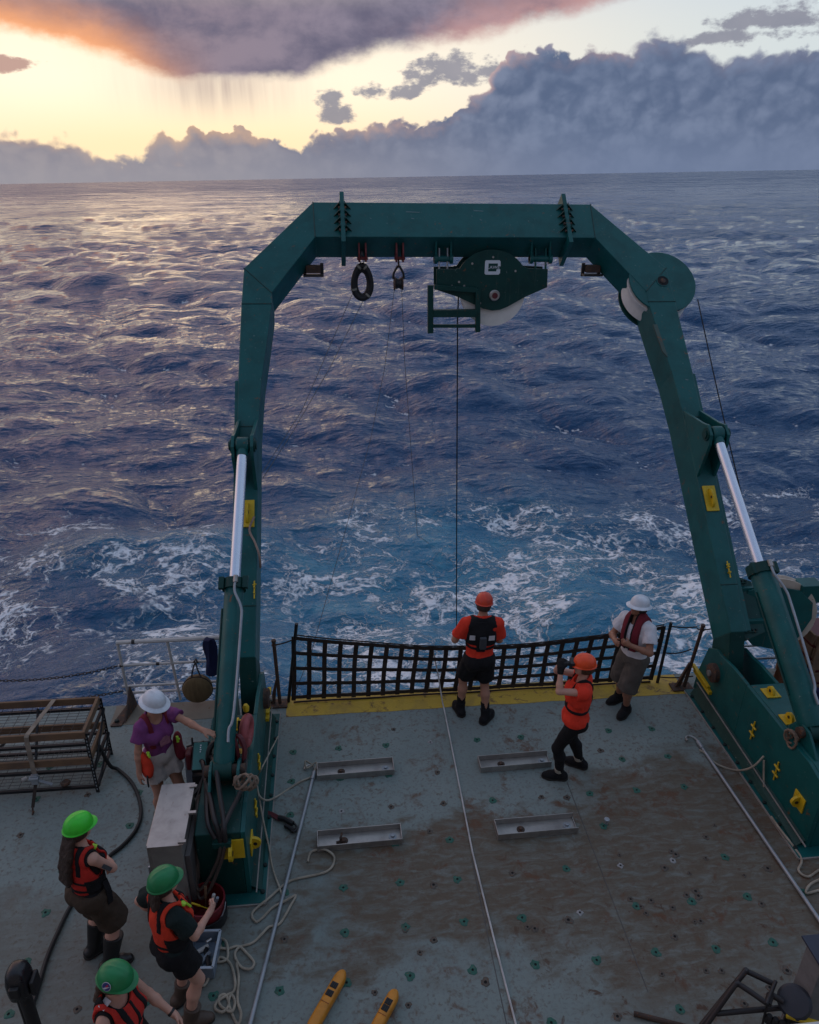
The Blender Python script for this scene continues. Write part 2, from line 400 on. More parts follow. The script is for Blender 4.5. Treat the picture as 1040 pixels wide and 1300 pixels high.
def build_sea():
    w = np.array([math.cos(rad(62)), math.sin(rad(62))]); V = 8.5
    bands = [(420., 512, 9., 400., 23, 0.35, 6.0, .8), (97., 512, 1.9, 9., 5, -0.6, 1.6, 2.5), (23., 512, .22, 1.9, 9, 1.1, .35, 1.5)]
    data = [ocean_band(L, N, a, b, s, (math.cos(math.atan2(w[1], w[0]) - rot), math.sin(math.atan2(w[1], w[0]) - rot)), V) for (L, N, a, b, s, rot, f, g) in bands]
    A = .56/math.sqrt(sum(d[3] for d in data))
    # polar grid centred under the viewpoint
    H = 9.0; rs = [5.0]
    while rs[-1] < 16000:
        r = rs[-1]; rs.append(r + min(max(.05, .62*r*r/(F_PX*.79*H)), r*.2))
    rs = np.array(rs)
    th = np.concatenate([np.linspace(-1.5, -.72, 60, endpoint=False), np.linspace(-.72, .86, 860), np.linspace(.88, 1.5, 48)])
    R, T = np.meshgrid(rs, th, indexing='ij')
    x = R*np.sin(T); y = R*np.cos(T); dr = np.gradient(rs)[:, None]*np.ones_like(R); dr = np.maximum(dr, R*.0018)
    hx, dxx, dyy = np.zeros_like(x), np.zeros_like(x), np.zeros_like(x); jac = np.zeros_like(x)
    for (L, N, a, b, s, rot, f, g), (h, dx, dy, var) in zip(bands, data):
        c, sn = math.cos(rot), math.sin(rot); u = (x*c + y*sn)/L*N; v = (-x*sn + y*c)/L*N
        iu = np.floor(u).astype(int); iv = np.floor(v).astype(int); fu = u-iu; fv = v-iv
        i0, i1, j0, j1 = iu % N, (iu+1) % N, iv % N, (iv+1) % N
        S = lambda F: F[i0,j0]*(1-fu)*(1-fv)+F[i1,j0]*fu*(1-fv)+F[i0,j1]*(1-fu)*fv+F[i1,j1]*fu*fv
        att = np.clip(1.6 - dr/f, {6.0: .30, 1.6: .55, .35: 0}[f]*(1 - np.clip((R - 900)/2500, 0, 1)), 1)*A*g
        q = d = np.gradient(dx, L/N, axis=0)+np.gradient(dy, L/N, axis=1)
        jac += S(q)*att
        sx, sy = S(dx)*att, S(dy)*att
        hx += S(h)*att; dxx += sx*c - sy*sn; dyy += sx*sn + sy*c
    # wake: churned mounds behind the transom
    X = x + 1.3*dxx; Y = y + 1.3*dyy
    def gauss(cx, cy, wx, wy, ang=0.0):
        c, s = math.cos(ang), math.sin(ang); a = (X-cx)*c+(Y-cy)*s; b = -(X-cx)*s+(Y-cy)*c
        return np.exp(-(a/wx)**2-(b/wy)**2)
    # foam density (1 = torn lace nearly closed), placed where the propeller wash and the quarter waves run
    foam = np.zeros_like(x)
    for (cx, cy, wx, wy, an, wt) in ((.6, 13.2, 2.4, 2.4, 0, .95), (2.2, 15.6, 3.2, 2.2, 0, .8), (4.2, 19.3, 3.4, 1.1, .1, .7), (6.4, 19.8, 2.2, .7, -.1, .55), (5.2, 14.2, 2.8, 1.8, 0, .72),
                                   (-7.6, 18.6, 3.6, .75, .1, .85), (-4.4, 19.0, 2.2, .6, .15, .6), (-6.6, 14.4, 1.5, 2.0, -.5, .85), (-5.0, 15.3, 1.5, .8, .3, .85), (-3.6, 13.4, 1.8, 1.4, 0, .7), (9.0, 12.6, 2.2, 2.2, 0, 1.0), (8.2, 15.0, 1.6, 2.0, .2, .8),
                                   (11.6, 18.8, 2.6, .55, .35, .75), (14.3, 20.6, 2.4, .5, .45, .7), (13.4, 15.5, 3.2, .9, .1, .5), (.6, 19.2, 1.8, 1.4, .8, .6), (1.0, 11.5, 6, 1.4, 0, .85), (3.0, 17.2, 2.0, 2.6, 0, .5), (8.6, 18.6, 1.8, .5, 0, .7), (-1.0, 16.5, 2.0, 2.0, 0, .6), (-9, 12.6, 2.5, 1.5, 0, .7)):
        foam = np.maximum(foam, min(.8, wt*1.0)*gauss(cx, cy, wx*1.1, wy*1.1, an))
    foam = np.maximum(foam, np.clip(.85*gauss(4, 14.5, 9, 5.5), 0, .55))
    foam = np.maximum(foam, np.clip(.8*gauss(-6, 16.5, 4.5, 3.2), 0, .5)); foam = np.maximum(foam, np.clip(.8*gauss(12, 18, 6, 3), 0, .48))
    aer = np.clip(1.1*gauss(1.8, 14.0, 5.0, 5.0) + .8*gauss(6.5, 13.0, 4.5, 3.5) + .45*gauss(3.5, 18.5, 4.5, 3.0) + .5*gauss(-4.6, 17.3, 2.6, 1.6, .2), 0, 1)
    rgh = np.clip(.05 + .33*np.clip((R-90)/700, 0, 1)**.8, .05, .38)
    wc = np.clip((-.1 - 1.15*jac - .42)/.35, 0, 1)*np.clip(R/20, .3, 1)
    hx += .10*gauss(.3, 19.5, 2.4, 1.0, .7)*2 + .22*gauss(-4.6, 17.3, 2.2, 1.0, .25)*1.4 - .15*gauss(2, 13, 4, 2.5)
    base = SEA_C - SEA_N*((SEA_C - np.array([0, 0, 0])) @ SEA_N) + SEA_N*(SEA_C @ SEA_N)
    g0 = SEA_N*(SEA_C @ SEA_N)                                   # foot of the plane under the ship's origin
    curv = -(R**2)/(2*6.371e6)*0
    P = g0 + X[..., None]*SEA_E + Y[..., None]*SEA_A + (hx+curv)[..., None]*SEA_N
    nr, nt = R.shape
    idx = np.arange(nr*nt).reshape(nr, nt)
    F = np.stack([idx[:-1,:-1], idx[:-1,1:], idx[1:,1:], idx[1:,:-1]], -1).reshape(-1, 4)
    me = bpy.data.meshes.new('sea'); me.vertices.add(nr*nt); me.vertices.foreach_set('co', P.reshape(-1))
    me.loops.add(F.size); me.loops.foreach_set('vertex_index', F.reshape(-1).astype(np.int32))
    me.polygons.add(len(F)); me.polygons.foreach_set('loop_start', np.arange(0, F.size, 4, dtype=np.int32)); me.polygons.foreach_set('loop_total', np.full(len(F), 4, np.int32))
    me.polygons.foreach_set('use_smooth', np.ones(len(F), bool)); me.update()
    if me.polygons[0].normal.z < 0: me.flip_normals()
    for nm, arr in (('foam', foam), ('aer', aer), ('cap', wc), ('rgh', rgh), ('far', 1.35*np.clip((R - 28)/110, 0, 1)*(1 - .35*np.clip((R - 150)/600, 0, 1))), ('bmp', .8 + 2.6*0*R)):
        at = me.attributes.new(nm, 'FLOAT', 'POINT'); at.data.foreach_set('value', arr.reshape(-1).astype(np.float32))
    def sea_mat(t, p):
        att = lambda n: t.node('ShaderNodeAttribute', attribute_name=n).outputs['Fac']
        co = t.node('ShaderNodeTexCoord').outputs['Object']
        fo, ae, cp = att('foam'), att('aer'), att('cap')
        warp = t.vm('SUBTRACT', t.noise(co, .55, 4, .6, color=True), (.5, .5, .5))
        wv = t.vm('SCALE', warp, None); wv.node.inputs['Scale'].default_value = 1.5
        cw = t.vm('ADD', t.vm('MULTIPLY', co, (1.0, 1.25, 1.0)), wv)
        def ridge(sc, wid, det=4):
            n = t.noise(cw, sc, det, .55); return t.m('SUBTRACT', 1.0, t.m('MULTIPLY', t.m('ABSOLUTE', t.m('SUBTRACT', n, .5)), wid), clamp=True)
        la, lb = ridge(.55, 17.0), ridge(1.5, 13.0)
        lc = ridge(3.8, 10.0)
        fine = t.noise(co, 9.0, 5, .65)
        patch = t.noise(cw, .42, 4, .6)
        lace = t.m('MAXIMUM', t.m('MULTIPLY', la, 1.0), t.m('MAXIMUM', t.m('MULTIPLY', lb, .9), t.m('MULTIPLY', lc, .72)))
        dens = t.m('MULTIPLY', fo, t.ss(patch, .3, .62, .25, 1.15))
        f = t.m('ADD', t.m('ADD', lace, t.m('MULTIPLY', t.m('SUBTRACT', fine, .5), 1.0)), t.m('MULTIPLY', dens, 1.0))
        fm = t.m('MULTIPLY', t.ss(f, 1.02, 1.58), t.ss(dens, .05, .32))
        capm = t.m('MULTIPLY', t.ss(t.m('ADD', cp, t.m('MULTIPLY', t.m('SUBTRACT', fine, .55), 1.5)), .25, .8), .8)
        fm = t.m('MINIMUM', t.m('MAXIMUM', fm, capm), 1.0)
        deep = t.mix(ae, (.007, .056, .145), (.025, .17, .29))
        mur = t.m('MULTIPLY', ae, t.ss(t.noise(cw, .9, 5, .6), .45, .75))
        deep = t.mix(t.m('MULTIPLY', mur, .7), deep, (.09, .30, .40))
        t.put(p.inputs['Base Color'], t.mix(fm, deep, (.80, .84, .88)))
        wp = t.noise(t.vm('MULTIPLY', co, (.5, 1.6, 1)), .03, 5, .6); t.put(p.inputs['Roughness'], t.m('ADD', t.m('MULTIPLY', att('rgh'), t.ss(wp, .35, .65, .6, 1.35)), t.m('MULTIPLY', fm, .5)))
        p.inputs['IOR'].default_value = 1.333
        r1 = t.noise(t.vm('MULTIPLY', co, (1, 1.6, 1)), 2.6, 6, .62, .4); r2 = t.noise(co, 11, 4, .6, .2); r3 = t.noise(t.vm('MULTIPLY', co, (1, 1.7, 1)), .55, 5, .6)
        r4 = t.noise(t.vm('MULTIPLY', co, (.6, 1.5, 1)), .14, 5, .6)
        hgt = t.m('ADD', t.m('ADD', t.m('MULTIPLY', r1, .12), t.m('MULTIPLY', r2, .022)), t.m('ADD', t.m('ADD', t.m('MULTIPLY', r3, .32), t.m('MULTIPLY', r4, 1.5)), t.m('MULTIPLY', fm, .05)))
        bn = t.bump(hgt, 1.0, att('bmp'))
        # beyond the resolved waves the facet slopes are drawn straight from noise
        fa = t.vm('SUBTRACT', t.noise(t.vm('MULTIPLY', co, (1, 1.3, 1)), .40, 8, .74, color=True), (.5, .5, .5)); fb = t.vm('SUBTRACT', t.noise(t.vm('MULTIPLY', co, (1, .8, 1)), .07, 4, .6, color=True), (.5, .5, .5))
        sl = t.vm('MULTIPLY', t.vm('ADD', fa, fb), t.comb(att('far'), att('far'), 0.0))
        t.put(p.inputs['Normal'], t.vm('NORMALIZE', t.vm('ADD', bn, sl)))
    me.materials.append(material('sea_water', sea_mat))
    ob = bpy.data.objects.new('sea', me); C.objects.link(ob); tag(ob, 'dark blue choppy sea with white wake foam behind the stern', None, None, 'structure')
    return ob
sea = build_sea()

# ------------------------------------------------------------------ deck
SOCKX = [-1.18 - .571*2 + .571*i for i in range(14)]
def deck_mat(t, p):
    co = obj_co(t); X, Y, Z = t.xyz(co)
    n = t.noise(co, 1.1, 7, .62, .4); f = t.noise(co, 34, 5, .65); g = t.noise(co, 150, 2, .5); sm = t.noise(t.vm('MULTIPLY', co, (1, 2.2, 1)), 2.6, 6, .6, .5)
    c = t.mix(n, (.138, .180, .176), (.245, .285, .268))
    c = t.mix(t.ss(f, .48, .72, 0, .5), c, (.10, .115, .12))
    # old brown silt dried over the middle and right of the deck
    edge = t.m('ADD', t.m('MULTIPLY', t.m('SUBTRACT', n, .5), 2.2), t.m('MULTIPLY', t.m('SUBTRACT', sm, .5), 1.3))
    ye = t.m('ADD', Y, edge); xe = t.m('ADD', X, edge)
    mid = t.m('MULTIPLY', t.ss(ye, 6.1, 5.7), t.ss(ye, 4.1, 4.7))
    rgt = t.m('MULTIPLY', t.ss(t.m('ADD', xe, t.m('MULTIPLY', Y, -.25)), .8, 1.6), t.ss(ye, 6.9, 6.3))
    br = t.m('MULTIPLY', t.m('MAXIMUM', mid, t.m('MULTIPLY', rgt, t.ss(ye, 3.2, 4.4, .35, 1))), t.ss(xe, -1.0, -.2))
    lft = t.m('MULTIPLY', t.ss(ye, 5.6, 5.0), t.m('MULTIPLY', t.ss(X, -.7, -1.0), .5))
    br = t.m('MAXIMUM', br, lft)
    thin = t.noise(t.vm('MULTIPLY', co, (1, 3, 1)), 4.5, 7, .68, .8)
    c = t.mix(t.m('MULTIPLY', br, t.ss(thin, .25, .6, .35, .95)), c, t.mix(f, (.066, .047, .030), (.145, .110, .074)))
    # rust blotches
    r = t.noise(co, 2.1, 8, .66, .7); r2 = t.noise(co, 9, 5, .7, .4)
    rm = t.m('MULTIPLY', t.ss(r, .50, .63), t.ss(r2, .42, .62))
    rm = t.m('MULTIPLY', rm, t.ss(X, -1.2, .6, .3, 1))
    c = t.mix(t.m('MULTIPLY', rm, .8), c, t.mix(r2, (.050, .022, .012), (.15, .058, .022)))
    r5 = t.noise(co, 6.5, 6, .62, .5); rr5 = t.m('MULTIPLY', t.ss(r5, .60, .68), t.m('MULTIPLY', t.ss(X, .6, 2.2), t.ss(ye, 5.6, 4.6)))
    c = t.mix(t.m('MULTIPLY', rr5, .85), c, t.mix(r2, (.035, .016, .009), (.11, .045, .018)))
    sp = t.noise(co, 17, 6, .7, .4); c = t.mix(t.m('MULTIPLY', t.ss(sp, .53, .63), t.ss(n, .35, .6, .15, .6)), c, (.10, .068, .045))
    sc = t.noise(t.vm('MULTIPLY', co, (22, .8, 1)), 1.5, 4, .6)
    c = t.mix(t.ss(sc, .66, .8, 0, .22), c, (.28, .29, .30))
    t.put(p.inputs['Base Color'], c)
    t.put(p.inputs['Roughness'], t.m('ADD', .52, t.m('MULTIPLY', sm, .3)))
    p.inputs['Specular IOR Level'].default_value = .35
    t.put(p.inputs['Normal'], t.bump(t.m('ADD', f, t.m('MULTIPLY', g, .6)), .35, .004))
DECKM = material('deck_plating', deck_mat)
mb = MB(); mb.box((-9, -3, -.25), (10, 8.22, 0)); deck = mb.done('deck', DECKM)
tag(deck, None, None, None, 'structure')
SUP = paint('deckhouse_paint', (.55, .57, .55), .55, 0, .35, .4)
mb = MB(); mb.box((-6.5, -9, .002), (8.5, .75, 5.1)); mb.box((-6.0, -9, 5.102), (8.0, -1.6, 11.5)); mb.box((-6.6, -9.0, 5.05), (8.6, .80, 5.099)); sup = mb.done('superstructure', SUP); tag(sup, None, None, None, 'structure')
HULL = paint('hull_paint', (.03, .06, .09), .5, 0, .5, .4)
mb = MB(); mb.box((-9, -3, -5), (10, 8.20, -.252)); hull = mb.done('hull', HULL); tag(hull, None, None, None, 'structure')
def stripe_mat(t, p):
    co = obj_co(t); n = t.noise(co, 6, 7, .7, .6); f = t.noise(co, 40, 4, .6); w = t.noise(co, 2.2, 5, .6, .4)
    c = t.mix(f, (.42, .27, .02), (.58, .39, .045)); c = t.mix(t.ss(w, .45, .7, 0, .5), c, (.22, .15, .05))
    c = t.mix(t.ss(n, .54, .64, 0, .85), c, (.12, .06, .03)); t.put(p.inputs['Base Color'], c)
    p.inputs['Roughness'].default_value = .6; t.put(p.inputs['Normal'], t.bump(f, .3, .004))
mb = MB(); rnd = random.Random(3)
top = [(-.72, 8.2)] + [(4.72, 8.2)]
low = [(4.74 - i*.273, 7.79 + rnd.uniform(-.012, .012)) for i in range(21)]
mb.prism([(x, y, .0) for x, y in top + low], (0, 0, .004)); st = mb.done('painted_stripe', material('worn_yellow_stripe', stripe_mat)); tag(st, 'worn yellow paint band along the stern edge of the deck', None, None, 'structure')
BARE = paint('bare_margin', (.20, .17, .13), .7, 0, .5, .5)
mb = MB(); mb.prism([(-2.95, 7.82, 0), (-1.5, 7.86, 0), (-1.5, 8.21, 0), (-2.95, 8.21, 0)], (0, 0, .004)); tag(mb.done('margin_strip', BARE), 'unpainted brown margin of deck under the white rail', None, None, 'structure')
# weld seams between the deck plates
SEAM = paint('weld_seam_steel', (.10, .095, .09), .7, .1, .6, .8, 3)
for k, (a, b) in enumerate((((2.61, 6.35), (2.60, 3.9)), ((1.30, 5.4), (1.30, 3.0)))):
    mb = MB(); mb.bar((*a, .0015), (*b, .0005), .008, .003); mb.done('weld_seam', SEAM, deck)
# screwed tie-down sockets, some ringed with fresh green paint
GP = paint('socket_green_paint', (.018, .115, .082), .6, 0, .8, .7, 6)
SR = paint('socket_bare', (.10, .085, .07), .7, .2, .6, 1.0, 6)
SW = paint('socket_pale', (.30, .30, .30), .6, .2, .5, .4, 6)
HOLE = paint('socket_hole', (.004, .004, .005), .8)
def socket_mesh(seed, mt, R):
    rnd = random.Random(seed); n = 14; mbx = MB()
    ring0 = [(.013*math.cos(2*math.pi*k/n), .013*math.sin(2*math.pi*k/n), .007) for k in range(n)]
    ring1 = [(.024*math.cos(2*math.pi*k/n), .024*math.sin(2*math.pi*k/n), .006) for k in range(n)]
    rr = [R*rnd.uniform(.72, 1.15) for k in range(n)]
    ring2 = [(rr[k]*math.cos(2*math.pi*k/n), rr[k]*math.sin(2*math.pi*k/n), .003) for k in range(n)]
    ring3 = [(x, y, 0.0) for x, y, z in ring2]; rin = [(x*.9, y*.9, .001) for x, y, z in ring0]
    vs = rin + ring0 + ring1 + ring2 + ring3; fs = [tuple(range(n))]
    for i in range(4):
        for k in range(n): fs.append((i*n+k, i*n+(k+1)%n, (i+1)*n+(k+1)%n, (i+1)*n+k))
    me = bpy.data.meshes.new('tie_down_socket'); me.from_pydata(vs, [], fs); me.materials.append(mt); me.materials.append(HOLE)
    me.polygons[0].material_index = 1
    return me
gm = [socket_mesh(i, GP, .047) for i in range(5)]; rm_ = [socket_mesh(20+i, SR, .038) for i in range(4)]; wm_ = [socket_mesh(40+i, SW, .034) for i in range(2)]
rnd = random.Random(12)
RY = [7.15, 6.66, 6.17, 5.68, 5.19, 4.71, 4.23, 3.73, 3.25]
for j, y in enumerate(RY):
    for i, x in enumerate(SOCKX + [-2.9, -3.47, 5.5]):
        if -1.55 < x < -.95 and y > 4.9: continue
        if x > 4.3 and y > 4.9: continue
        if j == 3 and rnd.random() < .7: continue
        q = rnd.random()
        me = rnd.choice(gm) if q < .72 else (rnd.choice(rm_) if q < .9 else rnd.choice(wm_))
        if 1.9 < x < 4 and 4.6 < y < 5.3: me = rnd.choice(wm_ + gm)
        o = bpy.data.objects.new('tie_down_socket', me); C.objects.link(o); o.parent = deck; o.location = (x + rnd.uniform(-.012, .012), y + rnd.uniform(-.012, .012), .0); o.rotation_euler.z = rnd.uniform(0, 6)
for k in range(44):
    x, y = rnd.uniform(.2, 4.4), rnd.uniform(3.3, 7.5)
    if k > 22: x, y = rnd.gauss(3.2, .6), rnd.gauss(4.6, .45)
    if not (-.5 < x < 4.4): continue
    o = bpy.data.objects.new('rusted_socket', rnd.choice(rm_)); C.objects.link(o); o.parent = deck; o.location = (x, y, 0); o.rotation_euler.z = rnd.uniform(0, 6)
    s = rnd.uniform(.6, 1.25); o.scale = (s, s, 1)
# ------------------------------------------------------------------ A-frame (leaning 45 degrees out over the stern)
MID = 1.96
A0 = Vector((MID, 7.83, 1.70)); SD = Vector((0, math.sin(rad(45)), math.cos(rad(45)))); ND = Vector((0, math.cos(rad(45)), -math.sin(rad(45))))
def AF(u, s, d=0.0): return A0 + Vector((u, 0, 0)) + SD*s + ND*d
PIN = {-1: Vector((-.98, 7.45, .60)), 1: Vector((4.90, 7.45, .60))}
af = thing('a_frame', 'big dark green steel gantry frame leaning out over the stern', 'gantry', (MID, 7.45, .6))
def slab(name, us, depth, mat=GREEN, d0=0.0, parent=None, bevel=.012, **kw):
    mb = MB(); mb.prism([AF(u, s, d0) for u, s in us], ND*depth); return mb.done(name, mat, parent or af, bevel=bevel, **kw)
beam = slab('crossbeam', [(-1.70, 6.085), (1.70, 6.085), (1.70, 5.45), (-1.70, 5.45)], .46)
for sg in (-1, 1):
    cb = slab('corner_beam', [(sg*u, s) for u, s in ((1.70, 6.083), (2.13, 6.083), (3.13, 4.9), (3.16, 4.3), (2.74, 4.3), (2.74, 4.48), (2.11, 5.447), (1.70, 5.447))], .462)
    legpoly = [(3.16, 4.3), (3.19, 3.12), (3.20, 1.5), (3.17, 0.0), (3.17, -.62), (2.95, -.62), (2.94, 0), (2.92, 2.4), (2.88, 3.1), (2.80, 3.75), (2.74, 4.3)]
    leg = slab('leg', [(sg*u, s) for u, s in legpoly], .50)
    # cover flange on the leg's inner aft edge and a thin weld flange on the outer side
    slab('edge_flange', [(sg*u, s) for u, s in ((3.235, 3.1), (3.235, -.6), (3.171, -.6), (3.202, 1.5), (3.192, 3.1))], .02, d0=.03, parent=leg, bevel=0)
    # knuckle with the pivot cheek
    mb = MB(); pts = []
    P = PIN[sg]; inner = sg*2.945 + MID; 
    for k in range(13):
        a = rad(-70 + 190*k/12 + 180); pts.append(P + Vector((0, math.cos(a)*.26, math.sin(a)*.26)))
    top = [AF(0, -.6, .0), AF(0, -.6, .5)]
    prof = [(AF(0, -.2, .02)), (AF(0, -.2, .5))] 
    poly = [Vector((inner - sg*.0, p.y, p.z)) for p in ([AF(0, -.615, .01)] + [P + Vector((0, -.24, -.02)), P + Vector((0, -.16, -.19)), P + Vector((0, 0, -.25)), P + Vector((0, .17, -.18)), P + Vector((0, .25, 0))] + [AF(0, -.615, .49)])]
    mb.prism(poly, (sg*.20, 0, 0)); mb.done('pivot_lug', GREEN_D, af, bevel=.01)
    # the row of bolt gussets
    fu = sg*1.70
    fl = slab('flange_plate', [(fu - .032, 6.22), (fu + .032, 6.22), (fu + .032, 5.31), (fu - .032, 5.31)], .56, d0=-.07, bevel=.006)
    for sd in (-1, 1):
        for k in range(4):
            s0 = 6.0 - .135*k
            mb = MB(); mb.prism([AF(fu + sd*.033, s0, -.002), AF(fu + sd*.033, s0, -.10), AF(fu + sd*.13, s0 - .05, -.002)], SD*.018)
            mb.prism([AF(fu + sd*.033, s0 + .018, -.003), AF(fu + sd*.033, s0 + .018, -.1), AF(fu + sd*.033, s0 - .035, -.1), AF(fu + sd*.033, s0 - .035, -.003)], (sd*.012, 0, 0))
            mb.done('gusset', GREEN_D, fl)
            mb = MB(); mb.disc(AF(fu + sd*.03, s0 - .06, -.045), (sd, 0, 0), .02, .03, 8); mb.done('bolt', RUSTY, fl)
    # cylinder eye: two cheek plates on the leg's front
    for o in (-.115, .115):
        uu = sg*3.06 + o
        mb = MB(); mb.prism([AF(uu - .02, 2.50, 0), AF(uu - .02, 2.10, -.42), AF(uu - .02, 2.01, -.54), AF(uu - .02, 1.85, -.56), AF(uu - .02, 1.75, -.47), AF(uu - .02, 1.50, 0)], (.04, 0, 0))
        mb.done('cylinder_cheek', GREEN, af, bevel=.006)
    mb = MB(); mb.lathe([(.055, -.17), (.055, .17)], AF(sg*3.06, 1.91, -.467), (1, 0, 0), 16); mb.lathe([(.085, -.152), (.085, -.137)], AF(sg*3.06, 1.91, -.467), (1, 0, 0), 16); mb.lathe([(.085, .137), (.085, .152)], AF(sg*3.06, 1.91, -.467), (1, 0, 0), 16)
    mb.done('cylinder_pin', GREEN_D, af, smooth=True)
    # yellow padeye on the leg
    py_ = slab('padeye_base', [(sg*3.05 - .085, 1.36), (sg*3.05 + .085, 1.36), (sg*3.05 + .085, 1.0), (sg*3.05 - .085, 1.0)], .02, YELLOW, -.022, bevel=.004)
    mb = MB(); c = AF(sg*3.05, 1.18, -.02)
    ring = [c + SD*(.13*math.cos(a)) - ND*(.005 + .085*math.sin(a)) for a in [math.pi*k/10 for k in range(11)]]
    mb.prism([p - Vector((.016, 0, 0)) for p in ring], (.032, 0, 0)); mb.done('lug', YELLOW, py_)
    mb = MB(); mb.disc(c - ND*.045 - Vector((.02, 0, 0)), (1, 0, 0), .02, .04, 10); mb.done('lug_hole', BLACK, py_)
    # small yellow cleat
    cl = AF(sg*3.02 + .06, .20, -.03)
    mb = MB(); mb.tube([cl + SD*.1, cl - SD*.12], .009, 6); mb.tube([cl + SD*.02 + ND*.03, cl + SD*.02 - ND*.03], .012, 6); mb.tube([cl - SD*.05 + ND*.03, cl - SD*.05 - ND*.03], .012, 6)
    mb.tube([cl + SD*.05 + Vector((-.02, 0, 0)), cl + SD*.06 + Vector((.025, 0, 0))], .01, 6); mb.done('cleat', YELLOW, af)
    # floodlight housing under the corner
    lu = sg*2.16
    lb = MB(); lb.box(tuple(AF(lu, 5.2, .36) + Vector((-.15, -.06, -.14))), tuple(AF(lu, 5.2, .36) + Vector((.15, .10, -.11))))
    lb.bar(AF(lu - .13*sg, 5.3, .40), AF(lu - .13*sg, 5.3, .40) + Vector((0, 0, -.2)), .03, .05); lb.bar(AF(lu + .13*sg, 5.3, .40), AF(lu + .13*sg, 5.3, .40) + Vector((0, 0, -.2)), .03, .05)
    fl_ = lb.done('floodlight_bracket', BLACK, af, bevel=.004)
    lb = MB(); lb.box(tuple(AF(lu, 5.2, .36) + Vector((-.11, -.03, -.09))), tuple(AF(lu, 5.2, .36) + Vector((.11, .10, .02)))); lb.done('floodlight_housing', RUSTY, fl_, bevel=.01)
# weld beads, a conduit and a hose along the frame
WELDG = paint('green_weld_bead', (.004, .05, .045), .6, 0, .6, .5, 5)
for sg in (-1, 1):
    for a_, b_ in (((2.13, 6.083), (2.11, 5.447)), ((3.13, 4.9), (2.74, 4.48)), ((3.16, 4.3), (2.74, 4.3)), ((3.19, 2.4), (2.92, 2.4)), ((3.17, 0.0), (2.94, 0.0))):
        mb = MB(); mb.tube([AF(sg*a_[0], a_[1], .0), AF(sg*b_[0], b_[1], .0)], .009, 5); mb.done('weld_bead', WELDG, af)
mb = MB(); mb.tube(smooth_path([AF(-1.6, 6.09, .3), AF(-.5, 6.10, .28), AF(.6, 6.095, .32), AF(1.6, 6.10, .28), AF(2.1, 6.09, .3)], 5), .016, 6); mb.done('top_hose', RUBBER, af, smooth=True)
# red pad eyes under the crossbeam carrying the small tackle
for u in (-1.42, -.86):
    mb = MB()
    for o in (-.05, .05): mb.prism([AF(u + o - .012, 5.445, .12), AF(u + o - .012, 5.445, .40), AF(u + o - .012, 5.30, .36), AF(u + o - .012, 5.22, .28), AF(u + o - .012, 5.30, .18)], (.024, 0, 0))
    mb.lathe([(.025, -.08), (.025, .08)], AF(u, 5.29, .28), (1, 0, 0), 10); mb.done('tackle_lug', paint('red_lead_lug', (.14, .012, .012), .6, 0, .5, .4, 3), af)
BOLT_ = paint('bolt_dark', (.006, .02, .02), .6, .3, .3, .2, 4)
# corner sheave on the right-hand corner
cs = MB(); c0 = AF(3.03, 4.66, .006)
arc = []
for k in range(40):
    a = 2*math.pi*k/40; arc.append(c0 + Vector((math.cos(a)*.51, 0, 0)) + SD*(math.sin(a)*.53))
cs.prism(arc, ND*.03); shv = cs.done('corner_sheave_cheek', GREEN, af, bevel=.006)
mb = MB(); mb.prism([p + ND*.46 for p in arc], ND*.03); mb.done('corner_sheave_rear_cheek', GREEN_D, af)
mb = MB(); mb.lathe([(.085, .008), (.085, .010)], c0, -ND, 24); mb.done('hub_recess', HOLE, shv)
mb = MB(); mb.lathe([(.086, .004), (.098, .004), (.098, .014), (.086, .014)], c0, -ND, 24, closed=True); mb.done('hub_ring', GREEN, shv)
mb = MB(); mb.lathe([(.04, .0), (.04, .02), (.02, .024)], c0, -ND, 12); mb.done('hub_bolt', RUSTY, shv)
mb = MB(); mb.lathe([(.10, .08), (.50, .08), (.50, .13), (.46, .19), (.46, .27), (.50, .33), (.50, .38), (.10, .38)], AF(3.025, 4.635, 0), ND, 48, closed=True); mb.done('corner_sheave_wheel', NYLON, af, smooth=True)
slab('corner_weld_strip', [(2.74, 3.9), (2.80, 3.9), (2.86, 3.35), (2.80, 3.45)], .03, paint('scuffed_green', (.05, .085, .07), .6, 0, .5, .4), -.012, bevel=0)
# side arms carrying the deck sheave
SCX = 5.72
sc = on_x(984, 776, SCX)
for s0 in (-.07, -.50):
    a = AF(3.1, s0, .16); mb = MB(); mb.box((a.x, a.y - .05, a.z - .085), (sc.x - .30, a.y + .09, a.z + .085)); mb.done('side_arm', GREEN, af, bevel=.006)
mb = MB(); mb.prism([AF(3.17, .16, .10), AF(3.42, .05, .10), AF(3.46, -.62, .10), AF(3.17, -.72, .10)], ND*.30); mb.done('arm_mount', GREEN_D, af, bevel=.008)
for s0 in (.02, -.62):
    mb = MB(); mb.prism([AF(3.17, s0 + .06, .06), AF(3.34, s0 + .05, .06), AF(3.34, s0, .06), AF(3.17, s0, .06)], ND*.4); mb.done('mount_flange', GREEN_D, af, bevel=.004)
    for k in range(3): 
        mb = MB(); mb.disc(AF(3.22 + .05*k, s0 + .03, .058), -ND, .014, .02, 8); mb.done('bolt', BOLT_, af)
WN = Vector((.25, .95, -.12)).normalized(); WU = Vector((1, 0, 0)); WU = (WU - WN*WU.dot(WN)).normalized(); WW = WU.cross(WN)
mb = MB(); mb.lathe([(.08, -.07), (.49, -.07), (.49, -.05), (.44, -.02), (.44, .02), (.49, .05), (.49, .07), (.08, .07)], sc, WN, 48, closed=True); mb.done('deck_sheave_wheel', paint('aged_nylon', (.52, .44, .36), .6, 0, .5, .3, 2), af, smooth=True)
